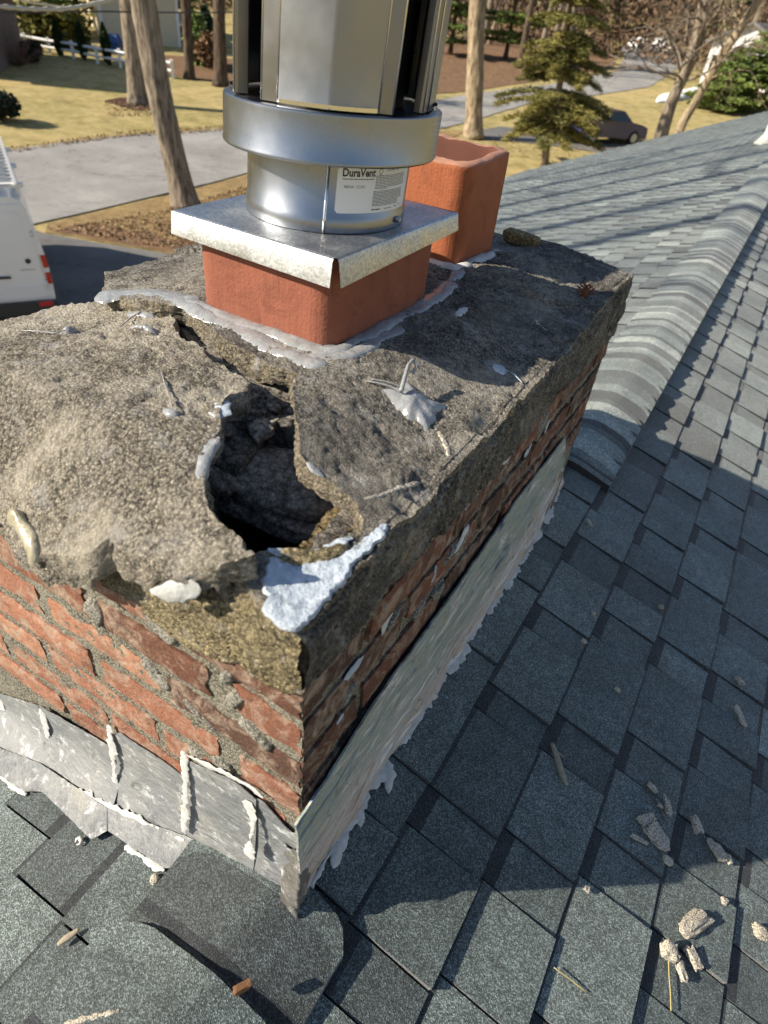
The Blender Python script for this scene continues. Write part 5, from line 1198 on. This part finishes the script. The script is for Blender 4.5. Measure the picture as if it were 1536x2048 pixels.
bs = at_ground(1088, 338); P = [bs] + [upright(px, py, bs) for px, py in ((1098, 255), (1118, 180), (1130, 100), (1142, 0), (1150, -90), (1156, -160))]
conifer('spruce_tree', bs, P, [.15, .14, .12, .10, .06, .03], 9, 3.0, 'sparse golden green spruce on the grass beyond the roof', 'tree', None, M_SPRUCE, 8, 21, 8, .18, 270, .036, M_BARK3, .8, .30)
# --- three narrow cedars, the white rail fence, shrubs
for i, (px, yb, yt, w_, lab) in enumerate(((122, 112, 56, 16, 'narrow dark cedar at the fence, nearest the brown bush'), (169, 121, 64, 15, 'narrow dark cedar at the fence, in the middle of three'), (217, 130, 70, 17, 'narrow dark cedar at the fence, nearest the big trunk'))):
    b = at_ground(px, yb); h_ = (yb - yt) / pxm(b) * 1.0; clump('cedar', b, w_ / 2 / pxm(b), h_, 900, .09, M_CEDAR, lab, 'cedar', 40 + i, 'narrow cedars along the white fence', True, False)
M_WHITE = plain('white vinyl', (0.78, 0.78, 0.77), .45)
posts = [(30, 92, 64), (54, 100, 68), (101, 108, 77), (148, 117, 83), (196, 127, 92), (242, 136, 99), (290, 146, 110), (346, 157, 121)]
fb = [at_ground(px, yb) for px, yb, yt in posts]; fence = thing('rail_fence', fb[3], 'white two rail fence crossing behind the lawn', 'fence'); FH = []
for (px, yb, yt), b in zip(posts, fb):
    h_ = upright(px, yt, b)[2] - b[2]; FH.append(h_); m = MB(); m.box((b[0], b[1], b[2] + h_ / 2 - .1), (.16, .16, h_ + .2), .8); m.box((b[0], b[1], b[2] + h_ + .02), (.20, .20, .05), .8, taper=.4); m.build('post', M_WHITE, fence, False)
for a, b, ha, hb_ in zip(fb[:-1], fb[1:], FH[:-1], FH[1:]):
    for f in (.86, .42):
        m = MB(); m.tube([a + np.array([0, 0, ha * f]), b + np.array([0, 0, hb_ * f])], [.13, .13], 6, flat=.55); m.build('rail', M_WHITE, fence, False)
b = at_ground(40, 132); R0 = np.random.default_rng(9); t = thing('bare_bush', b, 'rounded bush of bare brown twigs beside the brown house wall', 'bush'); m = MB()
for i in range(70):
    a = R0.uniform(0, 6.28); d = np.array([math.cos(a), math.sin(a), R0.uniform(.3, 1.6)]); d /= np.linalg.norm(d); branch(m, b, d, R0.uniform(1.0, 1.9), .014, 1, R0, .4)
m.build('twigs', plain('reddish twigs', (0.20, 0.13, 0.10), .9), t)
clump('shrub', at_ground(66, 126), .55, .9, 500, .10, M_RHODO, 'small dark evergreen shrub at the edge of the brown bush', 'shrub', 61)
clump('shrub', at_ground(4, 243), .75, .9, 900, .07, M_RHODO, 'low dark shrub on the lawn at the picture edge', 'shrub', 62)
clump('shrub', at_ground(397, 132), .8, 2.6, 700, .12, M_PINE, 'upright green shrub before the low beige building', 'shrub', 63, None, True)
clump('shrub', at_ground(424, 140), .9, 1.8, 700, .10, M_DEAD, 'tan dried shrub between two dark trunks', 'shrub', 64)
clump('shrub', at_ground(418, 128), .7, 2.7, 700, .12, M_CEDAR, 'dark green shrub right behind the tan dried one', 'shrub', 65, None, True)
hp = [at_ground(px, py) for px, py in ((66, 84), (92, 88), (120, 91), (150, 95))]; R0 = np.random.default_rng(66); m = MB(); pts = polyline(hp, 60); Q = pts[R0.integers(0, 60, 3500)] + R0.normal(0, 1, (3500, 3)) * np.array([.5, .5, .0]) + np.stack([np.zeros(3500), np.zeros(3500), R0.uniform(.1, 1.9, 3500)], 1)
leaf_quads(m, Q, .13, R0); tag(m.build('hedge', M_OLIVE, None, False), 'olive green clipped hedge behind the white fence', 'hedge')

# ------------------------------------------------------------------ neighbouring buildings
M_BEIGE = plain('beige siding paint', (0.58, 0.52, 0.38), .7, 0, .05, 2); M_ROOFG = plain('grey roof shingles', (0.16, 0.16, 0.165), .9, 0, .2, 3); M_TRIM = plain('white trim', (0.74, 0.73, 0.70), .5); M_GLASS = plain('dark window glass', (0.02, 0.025, 0.03), .08); M_TAUPE = plain('brown clapboard', (0.17, 0.125, 0.11), .8, 0, .1, 3); M_WHITEH = plain('white clapboard', (0.62, 0.62, 0.61), .6)
def building(name, c, ang, Wd, D, H, RH, wall, roof, label, wins=(), boards=10, cat='house', door=True):
    """Gabled house: local x along the front, y back; c is the ground point of the front centre."""
    ca, sa = math.cos(ang), math.sin(ang); T = lambda x, y, z: (c[0] + x * ca - y * sa, c[1] + x * sa + y * ca, c[2] + z)
    t = thing(name, c, label, cat); m = MB(); h = Wd / 2
    m.add([T(-h, 0, -1), T(h, 0, -1), T(h, 0, H), T(0, 0, H + RH), T(-h, 0, H), T(-h, D, -1), T(h, D, -1), T(h, D, H), T(0, D, H + RH), T(-h, D, H)], [(0, 1, 2, 3, 4), (6, 5, 9, 8, 7), (1, 6, 7, 2), (5, 0, 4, 9)]); m.build('wall', wall, t, False)
    for i in range(boards):
        z = H * (i + .5) / boards; b_ = MB(); b_.hexa([T(x, y, zz) for zz in (z - H / boards * .5, z + H / boards * .42) for x, y in ((-h, -.03 if zz < z else -.008), (h, -.03 if zz < z else -.008), (h, -.001), (-h, -.001))]); b_.build('clapboard', wall, t, False)
    for s in (-1, 1):
        m = MB(); o = .5; zz = lambda x: H + RH * (1 - abs(x) / h)
        m.hexa([T(0, -o, zz(0) + .02), T(s * (h + o), -o, zz(h + o) + .02), T(s * (h + o), D + o, zz(h + o) + .02), T(0, D + o, zz(0) + .02), T(0, -o, zz(0) + .2), T(s * (h + o), -o, zz(h + o) + .2), T(s * (h + o), D + o, zz(h + o) + .2), T(0, D + o, zz(0) + .2)]); m.build('roof', roof, t, False)
        m = MB(); m.hexa([T(s * h - s * .0, -.06, 0), T(s * h - s * .2, -.06, 0), T(s * h - s * .2, -.032, 0), T(s * h, -.032, 0), T(s * h, -.06, H), T(s * h - s * .2, -.06, H), T(s * h - s * .2, -.032, H), T(s * h, -.032, H)]); m.build('corner_trim', M_TRIM, t, False)
    for (x, z, ww, hh) in wins:
        m = MB()
        for (x0, x1, z0, z1) in ((x - ww / 2 - .1, x + ww / 2 + .1, z + hh / 2, z + hh / 2 + .1), (x - ww / 2 - .1, x + ww / 2 + .1, z - hh / 2 - .1, z - hh / 2), (x - ww / 2 - .1, x - ww / 2, z - hh / 2, z + hh / 2), (x + ww / 2, x + ww / 2 + .1, z - hh / 2, z + hh / 2), (x - .03, x + .03, z - hh / 2, z + hh / 2)):
            m.hexa([T(a, y, q) for q in (z0, z1) for a, y in ((x0, -.09), (x1, -.09), (x1, -.034), (x0, -.034))])
        f = m.build('window', M_TRIM, t, False); m = MB(); m.add([T(x - ww / 2, -.045, z - hh / 2), T(x + ww / 2, -.045, z - hh / 2), T(x + ww / 2, -.045, z + hh / 2), T(x - ww / 2, -.045, z + hh / 2)], [(0, 1, 2, 3)]); m.build('pane', M_GLASS, f, False)
    return t
def face_cam(c): return math.atan2(c[1] - CAMP[1], c[0] - CAMP[0]) - math.pi / 2
g = at_ground(290, 122); dv = np.array([g[0], g[1]]) / np.hypot(g[0], g[1]); g = np.array([g[0] + dv[0] * 7, g[1] + dv[1] * 7, 0]); g[2] = ground_z(g[0], g[1]); k = pxm(g)
building('beige_house', g, face_cam(g) + .12, 150 / k, 9, 84 / k, 34 / k, M_BEIGE, M_ROOFG, 'beige clapboard house behind the white fence and two trunks', [], 12)
g = at_ground(404, 118); g = np.array([g[0] * 1.12, g[1] * 1.12, 0]); g[2] = ground_z(g[0], g[1]); k = pxm(g)
building('garden_shed', g, face_cam(g) + .2, 56 / k, 4, 34 / k, 14 / k, M_BEIGE, M_TRIM, 'low beige shed with pale roof between the dark trunks', [(0, 1.2, .7, .7)], 7, 'shed')
g = at_ground(-74, 150); k = pxm(g); building('brown_house', g, face_cam(g) - .25, 118 / k, 8, 150 / k, 60 / k, M_TAUPE, M_ROOFG, 'brown clapboard house corner at the picture edge behind the lawn', [(-1, 1.6, 1, 1.3)], 14)
g = at_ground(1462, 178); k = pxm(g); building('white_house', g, face_cam(g) - .3, 130 / k, 8, 72 / k, 30 / k, M_WHITEH, M_ROOFG, 'white house half hidden by green pines beyond the roof edge', [(-2, 1.6, .9, 1.1), (1.6, 1.6, .9, 1.1)], 9)
snowbank([(1312, 206), (1350, 198), (1385, 190), (1404, 184)], .35, 'long low white snow bank behind the crooked bare trunk')
p = at_ground(232, 112); p = p * np.array([1.04, 1.04, 1]); m = MB(); m.box((p[0], p[1], p[2] + .75), (.9, .8, .4), .5, taper=.6); m.box((p[0], p[1], p[2] + .3), (.8, .7, .6), .5); tag(m.build('tarp_heap', plain('blue tarp', (0.02, 0.07, 0.24), .5), None, False), 'blue tarpaulin covered heap behind the white fence', 'tarp')

# --- trees of the wood, each its own, then the mass behind them
specs = []
R0 = np.random.default_rng(21)
lab = ['slim grey trunk far in the wood', 'dark trunk far in the wood', 'tan trunk far in the wood']
for i in range(84):
    az = math.radians(R0.uniform(-62, 12)); d = R0.uniform(64, 125); x, y = d * math.sin(az), d * math.cos(az); px, py, _z = proj((x, y, ground_z(x, y)))
    if 1215 < px < 1400 and d < 108: continue
    if px < 420 and d < 80: continue
    if not -30 < px < 1560 or 455 < px < 875: continue
    kind = R0.integers(0, 3); h_ = R0.uniform(13, 22); ln = R0.normal(0, .05, 2); z = ground_z(x, y) - .2
    P = [np.array((x, y, z)), np.array((x + ln[0] * h_, y + ln[1] * h_, z + h_))]; r_ = R0.uniform(.16, .36); wl_ = ('thick ' if r_ > .23 else 'slim ') + ('grey', 'dark', 'tan')[kind] + ' bare trunk in the far wood ' + ('behind the brown house' if px < 60 else 'behind the white fence and cedars' if px < 225 else 'around the beige house' if px < 455 else 'between metal vent and straight tan trunk' if px < 945 else 'behind the golden spruce' if px < 1215 else 'above the end of the side street' if px < 1405 else 'beyond the white house')
    bare_tree('wood_tree', P, [r_, r_ * .8, r_ * .5, r_ * .25], wl_, wl_, (M_BARK, M_BARK2, M_BARK3)[kind], 200 + i, 9, .25, 4.5, 1, True, 7)
for i, (px, py, h_, rad, mat, lb) in enumerate(((1010, 120, 13, 3.2, M_PINE, 'tall green pine behind the golden spruce'), (900, 110, 14, 3.4, M_PINE, 'green pine just right of the metal vent'), (1230, 60, 12, 3.0, M_PINE, 'dark green pine left of the side street'), (1425, 100, 12, 3.4, M_PINE, 'bright green pine behind the two leaning trunks'),
        (1492, 224, 5.4, 3.4, M_PINE, 'bushy green pine in front of the white house'), (1560, 200, 7, 3.4, M_PINE, 'green pine at the picture edge beside the white house'), (1432, 222, 3.6, 2.6, M_PINE, 'young green pine between the two leaning trunks'), (160, 60, 13, 3.2, M_PINE, 'green pine behind the hedge and white fence'), (330, 60, 15, 3.4, M_PINE, 'green pine towering behind the beige house'), (20, 60, 14, 3.4, M_CEDAR, 'dark conifer behind the brown house'))):
    b = at_ground(px, py); conifer('pine_tree', b, [b, b + np.array([.2, .1, h_])], [.2, .15, .08, .03], h_, rad, lb, 'tree', None, mat, 300 + i, 15, 7, .10, 150, .09, M_BARK2, 1.0, .15)
def wood_mass(name, n, d0, d1, zt, mats, seed, size, a0=-66, a1=16):
    R0 = np.random.default_rng(seed); az = np.radians(R0.uniform(a0, a1, n)); d = R0.uniform(d0, d1, n); x, y = d * np.sin(az), d * np.cos(az); z = np.array([ground_z(p, q) for p, q in zip(x, y)]) + R0.uniform(0, 1, n) ** 1.3 * zt
    m = MB(); leaf_quads(m, np.stack([x, y, z], 1), size, R0, 2.5, .5, np.clip(.5 + .5 * fnoise(np.stack([x, y, z], 1), .12, 3, seed) + R0.uniform(-.3, .3, n), 0, 1)); m.build(name, mats, None, False, kind='stuff')
wood_mass('wood_undergrowth', 70000, 84, 138, 6, leafmat('brown undergrowth', (0.045, 0.03, 0.022), (0.19, 0.125, 0.075)), 71, .22)
wood_mass('wood_twigs', 60000, 112, 150, 24, leafmat('twig haze', (0.07, 0.055, 0.045), (0.22, 0.175, 0.13)), 72, .36)
wood_mass('wood_evergreens', 30000, 120, 160, 26, leafmat('evergreen haze', (0.03, 0.04, 0.015), (0.13, 0.135, 0.045)), 73, .5)

# ------------------------------------------------------------------ overhead cables
def cable(name, pts, dist, rad, mat, label, n=24, wrap=False):
    P = [CAMP + ray(px, py) / np.linalg.norm(ray(px, py)) * d for (px, py), d in zip(pts, dist)]; P = polyline(P, n * 3); m = MB(); m.tube(P, [rad * (1 + (.35 * max(0, math.sin(i * 1.1)) if wrap else 0)) for i in range(len(P))], 6); tag(m.build(name, mat, None), label, 'cable')
M_CABLE = plain('weathered cable sheath', (0.48, 0.44, 0.36), .7, 0, .2, 6); M_WIRE = plain('black wire', (0.03, 0.03, 0.03), .6)
cable('overhead_cable', [(-60, 2), (0, 13), (60, 18), (120, 19), (170, 12), (215, 1), (260, -14)], [14, 14.3, 14.8, 15.3, 15.8, 16.2, 16.6], .030, M_CABLE, 'thick pale twisted overhead cable sagging across the upper corner', wrap=True)
cable('overhead_wire', [(-60, 28), (0, 24), (200, 23), (330, 25), (460, 25), (700, 18)], [22, 22, 24, 26, 28, 30], .022, M_WIRE, 'thin dark overhead wire below the thick pale cable')
cable('overhead_wire', [(20, -8), (60, 5), (110, 12), (135, 15)], [15, 15.2, 15.4, 15.6], .018, M_CABLE, 'thin pale wire joining the thick twisted cable')

# ------------------------------------------------------------------ the white van in the driveway
VH = np.array([-.86, .51]); VH /= np.linalg.norm(VH); VR = np.array([-VH[1] * -1, 0]); VR = np.array([VH[1], -VH[0]])
gz = -4.25 + .045; q = on_plane(109, 590, (0, 0, 1), gz + .62); VC = q[:2] - VR * .98
def VT(x, y, z):
    x = x * .86; z = z if z < .42 else .42 + (z - .42) * .815
    return (VC[0] + VH[0] * x + VR[0] * y, VC[1] + VH[1] * x + VR[1] * y, gz + z)
van = thing('white_van', VT(0, 0, 0), 'white high roof panel van with ladder rack in the driveway', 'van')
M_VAN = NT('white van paint'); M_VAN.out((0.72, 0.73, 0.75), .25, 0, None, .5, Coat_Weight=.4); M_VAN = M_VAN.mat
M_BLACKP = plain('black plastic', (0.022, 0.024, 0.028), .5); M_RED = plain('red lens', (0.42, 0.016, 0.014), .15); M_TYRE = plain('tyre rubber', (0.018, 0.018, 0.018), .85); M_RIM = plain('steel rim', (0.40, 0.41, 0.42), .35, .7); M_CLEAR = plain('pale lens', (0.65, 0.66, 0.68), .15)
secs = [(0, 0.0), (.10, .0), (4.1, 0.0), (4.9, .02), (5.2, .55), (5.9, 1.35), (6.0, 1.75)]
def vsec(x, drop):
    H = 2.68 - drop; pr = [(.96, .42), (.99, .62), (1.0, 1.05), (.985, 1.45), (.93, 2.0), (.86, 2.45), (.80, 2.60), (.70, 2.66), (.3, 2.69), (0, 2.70)]
    k = (H - .42) / (2.70 - .42); w_ = 1 if x < 5 else (.95 if x < 5.95 else .8); R_ = [(y * w_, .42 + (z - .42) * k) for y, z in pr]
    return [VT(x, y, z) for y, z in R_] + [VT(x, -y, z) for y, z in R_[::-1][1:]]
m = MB(); G = np.array([vsec(*s) for s in secs]); m.grid(G, flip=True); n_ = len(G[0]); m.add(G[0], [list(range(n_))]); m.add(G[-1], [list(range(n_))[::-1]]); m.build('body', M_VAN, van, True, 30)
def rear_panel(y0, y1, z0, z1, x, rad, th=.02, tw=lambda z: 1.0):
    m = MB(); P = rrect(y0, y1, z0, z1, rad, 5); F = np.array([VT(x - th, a * tw(b), b) for a, b in P]); Bk = np.array([VT(x + .01, a * tw(b), b) for a, b in P]); m.add(F, [list(range(len(P)))]); m.grid(np.stack([F, Bk]), wrap=True); return m
tw = lambda z: 1 - .10 * max(0, (z - 1.3) / 1.3)
for s in (-1, 1):
    y0, y1 = (.012, .90) if s > 0 else (-.90, -.012)
    d = rear_panel(y0, y1, .62, 2.52, 0, .07, .022, tw).build('rear_door', M_VAN, van, True, 30)
    rear_panel(y0 + .10, y1 - .10, 1.52, 2.38, -.022, .09, .012, tw).build('panel_pressing', M_VAN, d, True, 30)
    m = MB(); m.tube([VT(-.05, s * .16, 1.12), VT(-.06, s * .38, 1.12)], [.025, .02], 8); m.build('handle', M_BLACKP, d)
    m = MB(); m.tube([VT(-.022, s * .70 if s > 0 else -.03, 1.42), VT(-.04, s * .70 if s > 0 else -.03, 1.42)], [.045, .04], 12); m.build('lock', M_BLACKP, d)
    m = MB(); m.hexa([VT(x, y, z) for z in (.86, .90) for x, y in ((-.035, y0 + .02), (-.035, y1 - .02), (-.02, y1 - .02), (-.02, y0 + .02))]); m.build('rub_strip', M_VAN, d, False)
    for z in (.95, 1.95): m = MB(); m.tube([VT(-.035, s * .90 * tw(z), z - .05), VT(-.035, s * .90 * tw(z), z + .05)], .022, 8); m.build('hinge', M_CLEAR, van)
    for z0, z1, mt in ((1.27, 1.52, M_RED), (1.17, 1.26, M_CLEAR), (.93, 1.16, M_RED), (.80, .92, M_CLEAR)):
        m = MB(); m.hexa([VT(x, s * y * tw(z), z) for z in (z0, z1) for x, y in ((-.03, .915), (-.02, .995), (.10, 1.006), (.10, .93))]); m.build('tail_light', mt, van, False)
    m = MB(); m.hexa([VT(x, s * y, z) for z in (.50, .60) for x, y in ((-.16, .70), (-.15, .92), (-.13, .92), (-.13, .70))]); m.build('reflector', M_RED, van, False)
m = MB(); m.hexa([VT(x, y, z) for z in (.36, .58) for x, y in ((-.15, -.98), (-.15, .98), (.02, 1.0), (.02, -1.0))]); m.build('bumper', M_BLACKP, van, False)
m = MB(); m.hexa([VT(x, y, z) for z in (.76, .80) for x, y in ((-.045, -.34), (-.045, -.08), (-.03, -.08), (-.03, -.34))]); m.build('plate_lamp', M_BLACKP, van, False)
m = MB(); m.hexa([VT(x, y, z) for z in (1.235, 1.262) for x, y in ((-.026, .55), (-.026, .78), (-.020, .78), (-.020, .55))]); m.build('badge', M_RIM, van, False)
for x in (1.2, 4.9):
    for s in (-1, 1):
        w_ = MB(); w_.tube([VT(x, s * .78, .35), VT(x, s * .99, .35)], .35, 28); wo = w_.build('wheel', M_TYRE, van, True, 40); w_ = MB(); w_.tube([VT(x, s * .95, .35), VT(x, s * 1.0, .35)], .21, 20); w_.build('rim', M_RIM, wo, True, 40)
M_RACK = plain('rack aluminium', (0.62, 0.62, 0.60), .4, .4)
for x in (.35, 2.0, 3.6):
    m = MB(); m.hexa([VT(x + dx, y, z) for z in (2.74, 2.82) for dx, y in ((-.05, -.92), (-.05, .92), (.05, .92), (.05, -.92))]); m.build('rack_bar', M_WHITE, van, False)
    for s in (-1, 1): m = MB(); m.tube([VT(x, s * .80, 2.55), VT(x, s * .82, 2.76)], .04, 6); m.build('rack_foot', M_WHITE, van)
for y0, y1, off, nm, mt, lb in ((.42, .80, -.25, 'ladder', M_RACK, 'aluminium ladder on the van rack, nearer the rear edge'), (-.70, -.30, .1, 'ladder', M_WHITE, 'white ladder on the far half of the van rack')):
    ld = thing(nm, VT(off, y0, 2.84), lb, 'ladder')
    for y in (y0, y1): m = MB(); m.hexa([VT(x, y + dy, z) for z in (2.83, 2.92) for x, dy in ((off, -.02), (off, .02), (off + 4.6, .02), (off + 4.6, -.02))]); m.build('stile', mt, ld, False)
    for i in range(15): m = MB(); m.tube([VT(off + .2 + .3 * i, y0, 2.875), VT(off + .2 + .3 * i, y1, 2.875)], .018, 6); m.build('rung', mt, ld)
m = MB(); m.hexa([VT(x, y, z) for z in (2.83, 2.98) for x, y in ((.0, -.12), (.0, .30), (3.2, .30), (3.2, -.12))]); tag(m.build('rack_box', plain('dark blue case', (0.03, 0.045, 0.075), .5), None, False), 'long dark case strapped on the van rack', 'case')

# ------------------------------------------------------------------ the blue car and garden ball beyond the spruce
c = at_ground(1200, 284); ang = face_cam(c) + .75; ca, sa = math.cos(ang), math.sin(ang)
def CT(x, y, z): return (c[0] + x * ca - y * sa, c[1] + x * sa + y * ca, c[2] + z + .03)
car = thing('blue_car', c, 'dark blue saloon car parked beyond the spruce', 'car'); M_BLUE = NT('blue car paint'); M_BLUE.out((0.022, 0.024, 0.10), .3, 0.1, None, .5, Coat_Weight=.6); M_BLUE = M_BLUE.mat
prof = [(-2.15, .62), (-2.1, .85), (-1.7, .95), (-1.35, .98), (-.75, 1.40), (.45, 1.43), (1.05, .98), (1.8, .88), (2.15, .75), (2.2, .50)]
m = MB(); G = np.array([[CT(x, .86 * s * (1 - .16 * max(0, (z - .9) / .5)), z if k else .28) for s, k in ((-1, 0), (-1, 1), (-.5, 1), (.5, 1), (1, 1), (1, 0))] for x, z in prof]); m.grid(G); m.add(G[0], [list(range(6))]); m.add(G[-1], [list(range(6))]); m.build('body', M_BLUE, car, True, 25)
for s in (-1, 1):
    m = MB(); m.add([CT(x, s * (.865 * (1 - .16 * max(0, (z - .9) / .5)) + .006), z) for x, z in ((-1.2, 1.0), (-.7, 1.34), (.40, 1.37), (.92, 1.0))], [(0, 1, 2, 3)]); m.build('side_window', M_GLASS, car, False)
    for x in (-1.35, 1.35):
        m = MB(); m.tube([CT(x, s * .68, .31), CT(x, s * .88, .31)], .31, 22); wo = m.build('wheel', M_TYRE, car, True, 40); m = MB(); m.tube([CT(x, s * .84, .31), CT(x, s * .89, .31)], .20, 16); m.build('rim', M_RIM, wo, True, 40)
    m = MB(); m.box(CT(2.16, s * .6, .68), (.12, .3, .12), ang); m.build('headlight', M_CLEAR, car, False); m = MB(); m.box(CT(-2.13, s * .62, .76), (.08, .3, .14), ang); m.build('tail_light', M_RED, car, False)
for x0, z0, x1, z1 in ((-1.32, 1.0, -.80, 1.37), (.98, 1.03, .50, 1.40)):
    m = MB(); m.add([CT(x0 * 1.005, -.66, z0 + .02), CT(x0 * 1.005, .66, z0 + .02), CT(x1 * 1.005, .58, z1 + .02), CT(x1 * 1.005, -.58, z1 + .02)], [(0, 1, 2, 3)]); m.build('windscreen', M_GLASS, car, False)
b = at_ground(1187, 262); gb = thing('garden_ball', b, 'shiny purple garden ball on a dark stand by the blue car', 'garden ball'); k = pxm(b); top = upright(1187, 232, b); R_ = 8.5 / k
m = MB(); m.lathe([(R_ * math.sin(a), -R_ * math.cos(a)) for a in np.linspace(0.01, math.pi - .01, 14)], top, 20); m.build('ball', plain('purple glass', (0.20, 0.15, 0.36), .12), gb); m = MB(); m.lathe([(.22, 0), (.10, .1), (.07, .4), (.12, top[2] - b[2] - R_)], b, 12); m.build('stand', M_BLACKP, gb)

# ------------------------------------------------------------------ trees behind and beside the camera (their shadows cross the roof and lawn)
for i, (x, c_, h_, lb) in enumerate(((-13.0, 5.4, 17, 'bare tree beside the driveway out of view, first of its row from the house'), (-16.0, 6.9, 19, 'bare tree beside the driveway out of view, second of its row'), (-13.5, 8.6, 18, 'bare tree beside the driveway out of view, third of its row'), (-17.5, 10.4, 20, 'bare tree beside the driveway out of view, fourth of its row'), (-15.0, 12.6, 19, 'bare tree beside the driveway out of view, fifth of its row'), (-19.0, 15.2, 21, 'bare tree beside the driveway out of view, last of its row'))):
    y = c_ + .885 * x
    z = ground_z(x, y); bare_tree('yard_tree', [np.array((x, y, z)), np.array((x + .5, y + .2, z + h_ * .5)), np.array((x + .2, y + .5, z + h_))], [.20, .17, .13, .08], lb, None, M_BARK, 400 + i, 11, .45, 3.6, 2, True, 10)
for i, (x, y, h_, lb) in enumerate(((-50, 12.5, 10, 'dense evergreen left of the lawn, nearest the road'), (-56, 17, 12, 'dense evergreen left of the lawn, farther from the road'))):
    z = ground_z(x, y); b = np.array((x, y, z)); conifer('evergreen_tree', b, [b, b + np.array([0, 0, h_])], [.25, .18, .1, .04], h_, 3.6, lb, 'tree', None, M_CEDAR, 420 + i, 14, 8, .05, 26, .28, M_BARK2)
